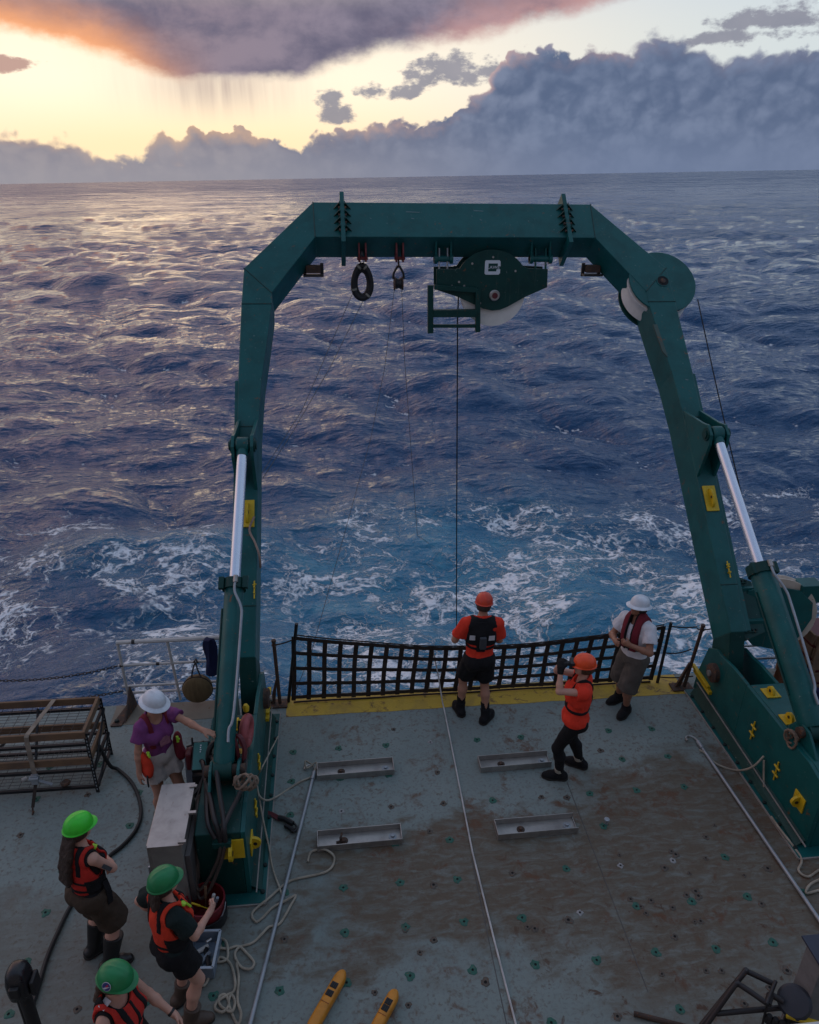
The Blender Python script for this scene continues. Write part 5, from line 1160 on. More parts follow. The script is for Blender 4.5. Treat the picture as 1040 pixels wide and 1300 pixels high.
# ------------------------------------------------------------------ beyond the right pedestal
t = thing('hand_rail', 'thin grey pipe rail beyond the right pedestal', 'railing', (6.2, 8.2, 0), 'hand rails')
for z in (.95, .45, .22):
    mb = MB(); mb.tube([(5.35, 8.18, z), (9.0, 8.18, z)], .018, 8); mb.done('rail', GALV, t, smooth=True)
for x in (5.45, 6.75, 8.2):
    mb = MB(); mb.tube([(x, 8.18, 0), (x, 8.18, .96)], .02, 8); mb.done('post', GALV, t, smooth=True)
pc = on_y(1030, 850, 7.6)
t = thing('wooden_crate', 'brown slatted wooden crate at the far right behind the ram', 'crate', (pc.x + .35, 7.75, 0))
for k in range(5):
    z = .10 + k*.20
    mb = MB(); mb.box((pc.x - .12, 7.5, z), (pc.x + .8, 7.53, z + .15)); mb.done('plank', WOOD, t, bevel=.004)
    mb = MB(); mb.box((pc.x - .15, 7.531, z), (pc.x - .12, 8.1, z + .15)); mb.done('plank', WOOD, t, bevel=.004)
for x in (pc.x - .11, pc.x + .74):
    mb = MB(); mb.box((x, 7.47, 0), (x + .07, 7.499, 1.12)); mb.done('corner_post', WOOD, t, bevel=.004)
mb = MB(); mb.box((pc.x - .11, 7.54, .1), (pc.x + .8, 8.08, .95)); mb.done('contents', DARKRED, t, bevel=.03)
gc = on_z(1002, 905, .3)
for k, (dx, dy, w, h, m_, lb, nm, ct) in enumerate(((-.06, .25, .07, .85, 'or', 'orange brown oilskin hanging beyond the right pedestal', 'oilskin', 'oilskin'), (.06, .2, .06, .62, 'ye', 'yellow oilskin hanging between the right pedestal and the ram', 'oilskin', 'oilskin'), (.20, .12, .07, .6, 'bl', 'dark blue oilskin hanging behind the right ram', 'oilskin', 'oilskin'), (.34, .0, .10, .35, 'bl', 'dark blue bundle lying behind the right ram', 'bundle', 'bundle'))):
    mt_ = {'or': cloth('rust_oilskin', (.16, .06, .03)), 'ye': cloth('yellow_oilskin', (.36, .22, .015)), 'bl': BLUE_C}[m_]
    x, y = gc.x + dx + .25, gc.y + dy + .35; mb = MB(); rows = []
    for i in range(9):
        v = i/8; rows.append([(x + (w*(.6 + .5*v) + .015*math.sin(4*a + v*5))*math.cos(a), y + w*.8*(.6 + .5*v)*math.sin(a), h*(1 - v)) for a in [2*math.pi*j/14 for j in range(14)]])
    vs = [p for r_ in rows for p in r_]; fs = [tuple(range(14)), tuple(8*14 + j for j in range(13, -1, -1))]
    for i in range(8):
        for j in range(14): fs.append((i*14+j, (i+1)*14+j, (i+1)*14+(j+1) % 14, i*14+(j+1) % 14))
    mb.add(vs, fs); single(mb, nm, mt_, lb, ct, smooth=True)
# ------------------------------------------------------------------ people: signed-distance bodies and clothes, meshed with surface nets
def smin(a, b, k):
    if k <= 0: return np.minimum(a, b)
    h = np.maximum(k - np.abs(a - b), 0)/k
    return np.minimum(a, b) - h*h*k*.25
class Cone:
    def __init__(s, a, b, ra, rb, cap=None): s.a = np.array(a, float); s.b = np.array(b, float); s.ra = ra; s.rb = rb; s.cap = cap
    def grown(s, g, g2=None): return Cone(s.a, s.b, s.ra + g, s.rb + (g if g2 is None else g2), s.cap)
    def bounds(s):
        r = max(s.ra, s.rb); return np.minimum(s.a, s.b) - r, np.maximum(s.a, s.b) + r
    def d(s, P):
        ba = s.b - s.a; L2 = ba @ ba + 1e-12; q = P - s.a; t = np.clip(q @ ba / L2, 0, 1)
        dd = np.linalg.norm(q - t[..., None]*ba, axis=-1) - (s.ra + (s.rb - s.ra)*t)
        if s.cap:                                                 # flat end at b
            n = ba/np.sqrt(L2); dd = np.maximum(dd, (P - s.b) @ n)
        return dd
class Ell:
    def __init__(s, c, r, R=None): s.c = np.array(c, float); s.r = np.array(r, float); s.R = np.eye(3) if R is None else np.array(R)
    def grown(s, g, g2=None): return Ell(s.c, s.r + g, s.R)
    def bounds(s): m_ = s.r.max(); return s.c - m_, s.c + m_
    def d(s, P):
        q = (P - s.c) @ s.R; k0 = np.linalg.norm(q/s.r, axis=-1); k1 = np.linalg.norm(q/(s.r*s.r), axis=-1) + 1e-9
        return k0*(k0 - 1)/k1
_sn_rng = np.random.default_rng(4)
_SN = [(_sn_rng.normal(size=3)*np.array([1, 1, .55]), _sn_rng.uniform(0, 6)) for _ in range(9)]
def wrinkle(P, sc, amp):
    v = 0
    for d_, ph in _SN: v = v + np.sin(P @ (d_*sc) + ph + 1.3*np.sin(P @ (d_[[1, 2, 0]]*sc*.6)))
    return v*amp/4
def field(prims, h=.008, k=.03, cuts=(), subs=(), wr=None, lim=None, pad=.03):
    lo = np.min([p.bounds()[0] for p in prims], axis=0) - pad; hi = np.max([p.bounds()[1] for p in prims], axis=0) + pad
    if lim is not None: lo = np.maximum(lo, lim[0]); hi = np.minimum(hi, lim[1])
    n = np.ceil((hi - lo)/h).astype(int) + 1
    ax = [lo[i] + h*np.arange(n[i]) for i in range(3)]
    F = np.full(n, .5, np.float64)
    def win(p, m_):
        a, b = p.bounds(); i0 = np.maximum(np.floor((a - m_ - lo)/h).astype(int), 0); i1 = np.minimum(np.ceil((b + m_ - lo)/h).astype(int) + 1, n)
        if np.any(i1 <= i0): return None, None
        sl = tuple(slice(i0[i], i1[i]) for i in range(3))
        G = np.stack(np.meshgrid(*[ax[i][sl[i]] for i in range(3)], indexing='ij'), -1); return sl, G
    for p in prims:
        kk = getattr(p, 'k', k)
        sl, G = win(p, .06)
        if sl is None: continue
        F[sl] = smin(F[sl], p.d(G), kk)
    if wr or cuts:
        G = np.stack(np.meshgrid(*ax, indexing='ij'), -1)
        if wr: F += wrinkle(G, *wr)
        for c in cuts: F = np.maximum(F, c(G))
    for p in subs:
        sl, G = win(p, .03)
        if sl is None: continue
        F[sl] = np.maximum(F[sl], -p.d(G))
    # closed at the grid border
    for i in range(3):
        s0 = [slice(None)]*3; s0[i] = 0; F[tuple(s0)] = np.maximum(F[tuple(s0)], .01); s0[i] = -1; F[tuple(s0)] = np.maximum(F[tuple(s0)], .01)
    return F, lo, h
def nets(F, lo, h):
    S = F < 0
    nx, ny, nz = F.shape
    c = np.zeros((nx-1, ny-1, nz-1), int)
    for i in (0, 1):
        for j in (0, 1):
            for k in (0, 1): c += S[i:nx-1+i, j:ny-1+j, k:nz-1+k]
    act = (c > 0) & (c < 8); idx = np.full(act.shape, -1); ijk = np.argwhere(act); idx[act] = np.arange(len(ijk))
    acc = np.zeros((len(ijk), 3)); cnt = np.zeros(len(ijk)); I, J, K = ijk.T
    cor = [(0,0,0),(1,0,0),(0,1,0),(1,1,0),(0,0,1),(1,0,1),(0,1,1),(1,1,1)]
    for a, b in ((0,1),(2,3),(4,5),(6,7),(0,2),(1,3),(4,6),(5,7),(0,4),(1,5),(2,6),(3,7)):
        A, B = cor[a], cor[b]; fa = F[I+A[0], J+A[1], K+A[2]]; fb = F[I+B[0], J+B[1], K+B[2]]; m_ = (fa < 0) != (fb < 0)
        t = np.where(m_, fa/np.where(m_, fa - fb, 1), 0)
        pt = np.array(A)[None] + t[:, None]*(np.array(B) - np.array(A))[None]
        acc += pt*m_[:, None]; cnt += m_
    V = lo + h*(ijk + acc/cnt[:, None])
    faces = []
    for ax in range(3):
        sl0 = [slice(None)]*3; sl1 = [slice(None)]*3; sl0[ax] = slice(0, -1); sl1[ax] = slice(1, None)
        e = S[tuple(sl0)] != S[tuple(sl1)]
        q = np.argwhere(e); u, v = (ax+1) % 3, (ax+2) % 3
        ok = (q[:, u] > 0) & (q[:, v] > 0) & (q[:, u] < F.shape[u]-1) & (q[:, v] < F.shape[v]-1); q = q[ok]
        if not len(q): continue
        def g(du, dv): r = q.copy(); r[:, u] += du; r[:, v] += dv; return idx[r[:, 0], r[:, 1], r[:, 2]]
        f = np.stack([g(-1, -1), g(0, -1), g(0, 0), g(-1, 0)], 1)
        fl = ~S[q[:, 0], q[:, 1], q[:, 2]]; f[fl] = f[fl][:, ::-1]
        faces.append(f)
    return V, np.concatenate(faces)
def net_mesh(name, prims, mat, parent, scale=1.0, **kw):
    F, lo, h = field(prims, **kw); V, Fc = nets(F, lo, h)
    if (Fc < 0).any(): Fc = Fc[(Fc >= 0).all(1)]
    # one light smoothing pass
    E = np.concatenate([Fc[:, [0, 1]], Fc[:, [1, 2]], Fc[:, [2, 3]], Fc[:, [3, 0]]])
    acc = np.zeros_like(V); n = np.zeros(len(V)); np.add.at(acc, E[:, 0], V[E[:, 1]]); np.add.at(acc, E[:, 1], V[E[:, 0]]); np.add.at(n, E[:, 0], 1); np.add.at(n, E[:, 1], 1)
    V = V*.5 + .5*acc/np.maximum(n, 1)[:, None]
    me = bpy.data.meshes.new(name); me.vertices.add(len(V)); me.vertices.foreach_set('co', (V*scale).reshape(-1))
    me.loops.add(Fc.size); me.loops.foreach_set('vertex_index', Fc.reshape(-1).astype(np.int32)); me.polygons.add(len(Fc))
    me.polygons.foreach_set('loop_start', np.arange(0, Fc.size, 4, dtype=np.int32)); me.polygons.foreach_set('loop_total', np.full(len(Fc), 4, np.int32))
    me.polygons.foreach_set('use_smooth', np.ones(len(Fc), bool)); me.update(calc_edges=True); me.materials.append(mat)
    ob = bpy.data.objects.new(name, me); C.objects.link(ob); ob.parent = parent; return ob

def skin_mat(name, col, red=.06):
    def b(t, p):
        co = obj_co(t); n = t.noise(co, 14, 4, .6)
        t.put(p.inputs['Base Color'], t.mix(n, tuple(x*.82 for x in col), (col[0]*1.12, col[1]*.98, col[2]*.95))); p.inputs['Roughness'].default_value = .5
        p.inputs['Subsurface Weight'].default_value = .0; p.inputs['Specular IOR Level'].default_value = .35
        t.put(p.inputs['Normal'], t.bump(t.noise(co, 90, 3, .6), .12, .004))
    return material(name, b)
def hair_mat(name, col):
    def b(t, p):
        co = obj_co(t); n = t.noise(t.vm('MULTIPLY', co, (60, 60, 5)), 2.0, 4, .6, .3)
        t.put(p.inputs['Base Color'], t.mix(n, tuple(x*.4 for x in col), tuple(min(1, x*1.5) for x in col))); p.inputs['Roughness'].default_value = .5
        t.put(p.inputs['Normal'], t.bump(n, .8, .012))
    return material(name, b)
EYE_W = paint('eye_white', (.6, .58, .55), .3, 0, 0, 0); EYE_D = paint('eye_dark', (.02, .012, .01), .2, 0, 0, 0); LIP = paint('lips', (.30, .10, .09), .5, 0, .1, 0)
def rot(yaw=0, pitch=0, roll=0):
    cy, sy, cp, sp, cr, sr = math.cos(yaw), math.sin(yaw), math.cos(pitch), math.sin(pitch), math.cos(roll), math.sin(roll)
    Z = np.array([[cy, -sy, 0], [sy, cy, 0], [0, 0, 1]]); X = np.array([[1, 0, 0], [0, cp, -sp], [0, sp, cp]]); Y = np.array([[cr, 0, sr], [0, 1, 0], [-sr, 0, cr]])
    return Z @ X @ Y
def ik(a, t, l1, l2, pole):
    a, t, pole = np.array(a, float), np.array(t, float), np.array(pole, float); d = t - a; L = np.linalg.norm(d)
    if L > (l1 + l2)*.998: t = a + d/L*(l1 + l2)*.998; d = t - a; L = np.linalg.norm(d)
    n = d/L; x = (l1*l1 - l2*l2 + L*L)/(2*L); r = math.sqrt(max(l1*l1 - x*x, 0)); p = pole - n*(pole @ n); p /= np.linalg.norm(p) + 1e-9
    return a + n*x + p*r, t
def unit(v): v = np.array(v, float); return v/(np.linalg.norm(v) + 1e-9)

class Person:
    """local frame: +y forward, +x to the figure's right, z up, metres at 1.75 m tall; sc scales the whole figure"""
    def __init__(s, label, x, y, heading, sc, skin, female, feet, hands, lean=0., twist=0., side=0., head=(0, 0, 0), elbow=None, curl=(.9, .9), wristdir=None, palmn=None, footyaw=(.25, -.25), knee=None, group=None):
        s.sc = sc; s.fem = female
        rz = math.atan2(heading[1], heading[0]) - math.pi/2
        s.t = thing('person', label, 'person', (x, y, 0), group, rz)
        s.pel = np.array([0, 0, .95]); R = rot(twist, -lean, side); s.R = R
        up = lambda p: s.pel + R @ (np.array(p, float) - s.pel)
        s.up = up; sw = .165 if female else .19; s.sw = sw
        hipw = .092 if female else .088
        B = []; T = []
        cr = (.145, .105, .20) if female else (.168, .112, .22)
        T += [Ell(up((0, 0, 1.25)), cr, R), Ell(up((0, .0, 1.07)), (.125, .095, .16) if female else (.145, .105, .17), R)]
        T += [Ell((0, -.008, .94), (.168, .122, .13) if female else (.16, .115, .125))]
        T += [Cone(up((-sw*.72, -.01, 1.40)), up((sw*.72, -.01, 1.40)), .062, .062)]
        T += [Cone(up((-sw*.5, -.015, 1.425)), up((0, -.012, 1.475)), .05, .055), Cone(up((sw*.5, -.015, 1.425)), up((0, -.012, 1.475)), .05, .055)]
        if female: T += [Ell(up((q*.07, .075, 1.27)), (.068, .06, .068), R) for q in (-1, 1)]
        s.T = T; s.TR = [Ell((q*.075, -.07, .90), (.085, .08, .09)) for q in (-1, 1)]
        s.sh = {q: up((q*sw, -.01, 1.405)) for q in (-1, 1)}
        ua, fa = (.285, .25) if not female else (.27, .235)
        s.elb, s.wri, s.arm, s.fore, s.hand = {}, {}, {}, {}, {}
        for q in (-1, 1):
            pole = (elbow or {}).get(q, (q*.6, -.8, -.3)); e, w = ik(s.sh[q], hands[q], ua, fa, pole); s.elb[q], s.wri[q] = e, w
            r0 = .050 if not female else .043
            s.arm[q] = [Cone(s.sh[q], e, r0 + .004, r0*.80)]
            m_ = e + (w - e)*.3
            s.fore[q] = [Cone(e, m_, r0*.78, r0*.82), Cone(m_, w, r0*.82, r0*.56)]
            s.hand[q] = s.make_hand(q, w, (wristdir or {}).get(q, w - e), (palmn or {}).get(q, (-q*.9, 0, -.2)), curl[0 if q < 0 else 1])
        s.hip = {q: np.array([q*hipw, 0, .90]) for q in (-1, 1)}
        s.kn, s.an, s.leg, s.thigh, s.foot = {}, {}, {}, {}, {}
        for q in (-1, 1):
            fx, fy = feet[q]; yaw = footyaw[0 if q < 0 else 1]; fd = np.array([-math.sin(yaw), math.cos(yaw), 0])
            an = np.array([fx, fy, .085]); k_, an = ik(s.hip[q], an, .43, .42, (knee or {}).get(q, (q*.12, 1, 0))); s.kn[q], s.an[q] = k_, an
            th = .088 if female else .084
            s.thigh[q] = [Cone(s.hip[q] + (0, -.01, 0), s.hip[q]*.45 + k_*.55, th, th*.78), Cone(s.hip[q]*.45 + k_*.55, k_, th*.78, .054)]
            cf = k_ + (an - k_)*.33 + np.array([0, -.018, 0])
            s.leg[q] = [Cone(k_, cf, .052, .057), Cone(cf, an, .055, .036)]
            heel = np.array([an[0], an[1], .0]) - fd*.05; s.fd = fd
            s.foot[q] = [Cone(heel + (0, 0, .045), heel + fd*.15 + (0, 0, .04), .042, .042), Cone(heel + fd*.14 + (0, 0, .036), heel + fd*.210 + (0, 0, .028), .043, .030), Cone(an, heel + fd*.09 + (0, 0, .05), .038, .040)]
            setattr(s, 'fd_%d' % (q+1), fd); s.foot[q, 'heel'] = heel; s.foot[q, 'fd'] = fd
        # head
        s.nb = up((0, -.012, 1.46)); HR = R @ rot(*head); s.HR = HR; s.hc = s.nb + R @ np.array([0, .012, .095]) + HR @ np.array([0, .012, .095])
        hp = lambda p: s.hc + HR @ np.array(p, float); s.hp = hp
        s.H = [Ell(hp((0, -.008, .02)), (.074, .094, .095), HR), Ell(hp((0, .025, -.035)), (.060, .068, .075), HR), Cone(hp((0, .06, -.088)), hp((0, .05, -.085)), .026, .03)]
        s.N = [Cone(s.nb - R @ np.array([0, 0, .03]), hp((0, -.01, -.05)), .056 if not female else .048, .052 if not female else .045)]
        s.Face = [(Cone(hp((0, .088, .012)), hp((0, .106, -.022)), .009, .014), .012), (Cone(hp((-.03, .083, .028)), hp((.03, .083, .028)), .012, .012), .014)]
        s.Face += [(Ell(hp((q*.076, -.005, -.005)), (.010, .020, .031), HR), .006) for q in (-1, 1)]
        s.Face += [(Cone(hp((-.018, .082, -.055)), hp((.018, .082, -.055)), .009, .009), .01)]
        s.skin = skin
    def make_hand(s, q, w, d, n, curl):
        d = unit(d); n = np.array(n, float); n = unit(n - d*(n @ d)); ac = unit(np.cross(d, n))     # n: palm side; ac: across
        Rm = np.stack([ac, d, n], 1); P = [(Cone(w - d*.01, w + d*.03, .024, .026), .02), (Ell(w + d*.052, (.040, .050, .016), Rm), .02)]
        side = 1 if (np.cross(d, n) @ np.array([0, 0, 1]) > 0) else -1
        # thumb lies on the forward / upper edge
        L = (.066, .075, .070, .055)
        for i in range(4):
            off = (.030 - .020*i)*side; b = w + d*(.090 - .004*abs(i - 1)) + ac*off
            a1, a2 = curl*.55, curl*1.25; dr = lambda a: d*math.cos(a) + n*math.sin(a)
            m_ = b + dr(a1)*L[i]*.55; e = m_ + dr(a1 + a2)*L[i]*.5
            P += [(Cone(b - d*.02, m_, .0095, .0088), .006), (Cone(m_, e, .0088, .0075), .004)]
        tb = w + d*.028 + ac*.030*side; td = unit(d*.75 + ac*.65*side + n*.35); tm = tb + td*.038; te = tm + unit(d*.9 + ac*.15*side + n*(.3 + .4*curl))*.03
        P += [(Cone(tb - td*.01, tm, .013, .0105), .012), (Cone(tm, te, .0105, .0085), .005)]
        return P
    def body(s, legs_from=0., h=.0075, bare=True):
        prims = s.T + s.TR + s.N + s.H + s.Face
        for q in (-1, 1): prims += s.arm[q] + s.fore[q] + s.hand[q] + s.thigh[q] + s.leg[q] + s.foot[q]
        F = [p if not isinstance(p, tuple) else p for p in prims]
        b = s.mesh('body', F, s.skin, h=h, k=.028)
        HRm = s.HR
        for q in (-1, 1):
            mb = MB(); c = s.hp((q*.031, .083, .008)); mb.lathe([(.002, -.010), (.0085, -.006), (.011, 0), (.0085, .006), (.002, .010)], tuple(c*s.sc), (0, 0, 1), 12); e = mb.done('eye', EYE_W, s.t, smooth=True, parentspace=True)
            c2 = s.hp((q*.031, .0925, .008)); mb = MB(); mb.lathe([(.0055, 0), (.003, .0025)], tuple(c2*s.sc), tuple(s.HR @ np.array([0, 1, 0])), 10); mb.done('iris', EYE_D, e, parentspace=True)
        mb = MB(); a, b2 = s.hp((-.022, .0885, -.055)), s.hp((.022, .0885, -.055)); mb.tube([a*s.sc, s.hp((0, .0945, -.055))*s.sc, b2*s.sc], [.003, .0055, .003], 6); mb.done('mouth', LIP, s.t, smooth=True, parentspace=True)
        return b
    def mesh(s, name, prims, mat, h=.0085, k=.03, **kw):
        return net_mesh2(name, list(prims), mat, s.t, s.sc, h=h, k=k, **kw)
    def shirt(s, mat, hem=.88, sleeve=.55, g=.018, neck=.075, name='shirt', wr=(30, .007)):
        pr = [p.grown(g) for p in s.T[:3]] + [p.grown(g) for p in s.T[3:6]] + [p.grown(g*.9) for p in s.T[6:]]
        for q in (-1, 1):
            if sleeve > 0:
                e = s.sh[q] + (s.elb[q] - s.sh[q])*sleeve; r = s.arm[q][0].ra; pr.append(Cone(s.sh[q], e, r + g, r + g + .012, True))
        nb = s.nb; R = s.R
        return s.mesh(name, pr, mat, cuts=[lambda P: (hem - P[..., 2]) + .012*np.sin(P[..., 0]*30)], subs=[Cone(nb + R @ np.array([0, .03, -.01]), nb + R @ np.array([0, .06, .14]), neck, neck + .05)] + ([] if sleeve > 0 else [Cone(s.sh[q] + R @ np.array([q*.035, 0, .02]), s.elb[q], .068, .066) for q in (-1, 1)]), wr=wr)
    def shorts(s, mat, to=.6, top=1.0, g=.026, flare=.02, name='shorts'):
        pr = [s.T[2].grown(g), s.T[1].grown(g - .006)] + [p.grown(g*.8) for p in s.TR]
        for q in (-1, 1):
            e = s.hip[q] + (s.kn[q] - s.hip[q])*min(to, 1.0); th = .088
            pr.append(Cone(s.hip[q], e, th + g, th*(1 - .28*to) + g + flare, True))
        return s.mesh(name, pr, mat, cuts=[lambda P: P[..., 2] - top], wr=(28, .0065))
    def leggings(s, mat, g=.010, end=.88):
        pr = [s.T[2].grown(g + .004)] + [p.grown(g) for p in s.TR]
        for q in (-1, 1):
            pr += [p.grown(g) for p in s.thigh[q]] + [s.leg[q][0].grown(g)]; a = s.leg[q][1]; e = a.a + (a.b - a.a)*end; pr.append(Cone(a.a, e, a.ra + g, a.rb + g + .003, True))
        return s.mesh('leggings', pr, mat, cuts=[lambda P: P[..., 2] - 1.0], wr=(30, .0025))
    def boots(s, mat, sole, height=.30, g=.014, wide=0.0):
        for q in (-1, 1):
            heel, fd = s.foot[q, 'heel'], s.foot[q, 'fd']
            pr = [p.grown(g) for p in s.foot[q]]
            d = s.kn[q] - s.an[q]; e = s.an[q] + d*min(.95, (height - .08)/.42); pr.append(Cone(s.an[q] - (0, 0, .02), e, .036 + g + wide, .046 + g + wide + .02*(height - .1)/.3, True))
            b = s.mesh('boot', pr, mat, cuts=[lambda P: .022 - P[..., 2]], k=.025, h=.0075)
            so = [Cone(heel + (0, 0, .01), heel + fd*.16 + (0, 0, .01), .052 + g*.5, .058 + g*.4), Cone(heel + fd*.16 + (0, 0, .01), heel + fd*.210 + (0, 0, .01), .058 + g*.4, .042 + g*.4)]
            o = s.mesh('sole', so, sole, cuts=[lambda P: np.maximum(.001 - P[..., 2], P[..., 2] - .026)], k=.02, h=.0075); o.parent = b
    def socks(s, mat, to=.45, g=.006):
        for q in (-1, 1):
            a, k_ = s.an[q], s.kn[q]; s.mesh('sock', [Cone(a - (0, 0, .02), a + (k_ - a)*to, .037 + g, .037 + g + .035*to, True)], mat, h=.0075)
    def vest(s, mat, bottom=.98, g=.046, strap=None, front=True, neck=.082, arm=.075, name='vest', bands=(1.05, 1.17), zipm=None, panels=None):
        R = s.R; pr = [p.grown(g) for p in s.T[:2]] + [p.grown(g*.8) for p in s.T[3:6]] + [p.grown(g*.7) for p in s.T[6:]]
        lowz = bottom
        up_ = lambda P: (P - s.pel) @ R
        def zc(P): return (lowz - .95) - up_(P)[..., 2]
        nb = s.nb
        subs = [Cone(nb + R @ np.array([0, .02, -.035]), nb + R @ np.array([0, .05, .12]), neck, neck + .05)] + [Cone(s.sh[q] + R @ np.array([q*.055, 0, .03]), s.elb[q]*.6 + s.sh[q]*.4, arm + .012, arm + .005) for q in (-1, 1)]
        v = s.mesh(name, pr, mat, cuts=[zc], subs=subs, wr=(24, .0055))
        if strap is not None:
            gp = [p.grown(.007) for p in pr]
            for zb in bands:
                def bc(P, zb=zb): return np.abs(up_(P)[..., 2] - (zb - .95)) - .016
                o = s.mesh('belt', gp, strap, cuts=[zc, bc], subs=subs, wr=(24, .0055)); o.parent = v
            if front:
                def fz(P): u_ = up_(P); return np.maximum(np.abs(u_[..., 0]) - .014, -u_[..., 1])
                o = s.mesh('zip', gp, strap, cuts=[zc, fz], subs=subs, wr=(24, .0055)); o.parent = v
            for q in (-1, 1):
                def sp(P, q=q): u_ = up_(P); return np.maximum(np.abs(u_[..., 0] - q*.085) - .02, .30 - u_[..., 2])
                o = s.mesh('shoulder_strap', gp, strap, cuts=[sp], subs=subs, wr=(24, .0055)); o.parent = v
            if panels is not None:
                for q in (-1, 1):
                    def sdp(P, q=q): u_ = up_(P); return np.maximum(.115 - q*u_[..., 0], np.abs(u_[..., 2] - .14) - .11)
                    o = s.mesh('side_panel', [p.grown(.004) for p in pr], panels, cuts=[zc, sdp], subs=subs, wr=(24, .0055)); o.parent = v
        return v
    def hair(s, mat, cover=-.02, back=-.06, long=None, vol=.016):
        hp = s.hp; HR = s.HR
        def hc(P):
            u_ = (P - s.hc) @ HR; return np.maximum(u_[..., 1] - (.045 - .0*u_[..., 2]), np.maximum(back - u_[..., 2], u_[..., 1] - .03 - np.maximum(u_[..., 2] - .0, 0)*1.2))
        pr = [s.H[0].grown(vol), Ell(hp((0, -.035, -.03)), (.07 + vol*.5, .07 + vol, .075), HR)]
        o = s.mesh('hair', pr, mat, cuts=[hc], k=.03, h=.0075)
        if long:
            q = [np.array(p, float) for p in long]; L = []
            for i in range(len(q)-1):
                for off in (-.045, -.015, .015, .045): L.append(Cone(q[i] + (off, .004*((i+int(off*1000)) % 3), 0), q[i+1] + (off*(1.0 if i < len(q)-2 else .6), 0, .015*((int(off*1000)) % 3)), .030, .028 if i < len(q)-2 else .012))
            o2 = s.mesh('long_hair', L, mat, k=.018, h=.0075, wr=(60, .003)); o2.parent = o
        return o
    def helmet(s, mat, brim='cap', ridges=True, band=None, tilt=0.0):
        HR = s.HR @ rot(0, tilt, 0); c = s.hc + HR @ np.array([0, -.005, .030]); n = 56; rows = []; a_, b_, h_ = .104, .126, .112
        if brim == 'full': fb = lambda th: .034 + .010*max(0, math.cos(th))
        else: fb = lambda th: .005 + .031*max(0, math.cos(th))**2.6 + .004*max(0, -math.cos(th))
        prof = [(i/11) for i in range(12)]
        for v in prof:
            ph = v*math.pi/2; r = math.cos(ph)**.75; z = math.sin(ph)**.95; row = []
            for k in range(n):
                th = 2*math.pi*k/n; x = a_*r*math.sin(th); y = b_*r*math.cos(th); zz = h_*z
                if ridges:
                    rr = math.exp(-(x/.010)**2) + .7*math.exp(-((abs(x) - .038)/.009)**2); zz += .007*rr*max(0, z - .35)*(1 - .6*abs(y)/b_)
                row.append((x, y, zz))
            rows.append(row)
        br = []
        for e, dz in ((0, 0), (.5, -.004), (1, -.012 if brim == 'full' else -.008), (1, -.017 if brim == 'full' else -.012), (.0, -.010)):
            row = []
            for k in range(n):
                th = 2*math.pi*k/n; w = fb(th)*e; x = (a_ + w)*math.sin(th); y = (b_ + w)*math.cos(th); row.append((x*(.985 if dz == -.010 else 1), y*(.985 if dz == -.010 else 1), dz - (.10*w if brim == 'cap' else .25*w) - .003*max(0, math.cos(th))))
            br.append(row)
        allr = rows[::-1] + br; vs = [tuple((c + HR @ np.array(p))*s.sc) for r_ in allr for p in r_]; fs = []
        for i in range(len(allr)-1):
            for k in range(n): fs.append((i*n+k, (i+1)*n+k, (i+1)*n+(k+1) % n, i*n+(k+1) % n))
        fs.append(tuple(range(n)))
        mb = MB(); mb.add(vs, fs); o = mb.done('hard_hat', mat, s.t, smooth=True, parentspace=True)
        s.hatc, s.hatR = c, HR
        # suspension band inside
        mb = MB(); mb.lathe([(.097*s.sc, -.02*s.sc), (.100*s.sc, .012*s.sc)], tuple(c*s.sc), tuple(HR @ np.array([0, 0, 1])), 24)
        mb.done('head_band', BLACK, o, smooth=True, parentspace=True)
        return o
    def decal(s, parent, name, c, n, poly, mat, off):
        n = unit(n); u = unit(np.cross(np.array([0, 0, 1.]), n)); w = np.cross(n, u); vs = [(np.array(c) + u*a + w*b + n*off)*s.sc for a, b in poly]
        mb = MB(); mb.prism([tuple(v) for v in vs], tuple(n*.002)); return mb.done(name, mat, parent, parentspace=True)
    def obj(s, name, mat, fn, parent=None, **kw):
        mb = MB(); fn(mb); mb.v = [tuple(np.array(v)*s.sc) for v in mb.v]; return mb.done(name, mat, parent or s.t, parentspace=True, **kw)

def net_mesh2(name, prims, mat, parent, scale, **kw):
    wr = []
    class W:
        def __init__(s, p, k): s.p, s.k = p, k
        def bounds(s): return s.p.bounds()
        def d(s, P): return s.p.d(P)
    k = kw.get('k', .03)
    F = [(p if isinstance(p, tuple) else (p, k)) for p in prims]
    return net_mesh(name, [W(*f) for f in F], mat, parent, scale, **kw)
# ------------------------------------------------------------------ the seven people
SK_A = skin_mat('skin_tan', (.40, .22, .15)); SK_B = skin_mat('skin_fair', (.52, .31, .235)); SK_C = skin_mat('skin_brown', (.30, .155, .10))
RED_V = cloth('red_vest', (.50, .028, .020), .3, .8, .4); ORG_V = cloth('orange_red_vest', (.66, .05, .022), .3, .8, .4); ORG_T = cloth('orange_red_tee', (.72, .045, .022), .25, .85, .5)
BLK_C = cloth('black_cloth', (.011, .011, .013), .3); DK_TEE = cloth('dark_green_tee', (.012, .022, .022)); BRN_S = cloth('brown_shorts', (.060, .042, .030)); GRY_S = cloth('grey_shorts', (.10, .088, .078)); WHT_T = cloth('white_tee', (.62, .62, .66), .2, .85, .5); PUR_T = cloth('purple_tee', (.19, .05, .175), .3, .85, .5); BEI_S = cloth('beige_shorts', (.50, .45, .42), .5)
MAR_V = cloth('maroon_vest', (.16, .018, .03)); BOOTB = paint('black_rubber_boot', (.011, .011, .012), .38, 0, .3, 0, 4); BOOTBR = paint('brown_boot', (.07, .045, .032), .55, 0, .4, 0, 4); SOLE = paint('boot_sole', (.018, .015, .013), .8, 0, .3, 0, 4)
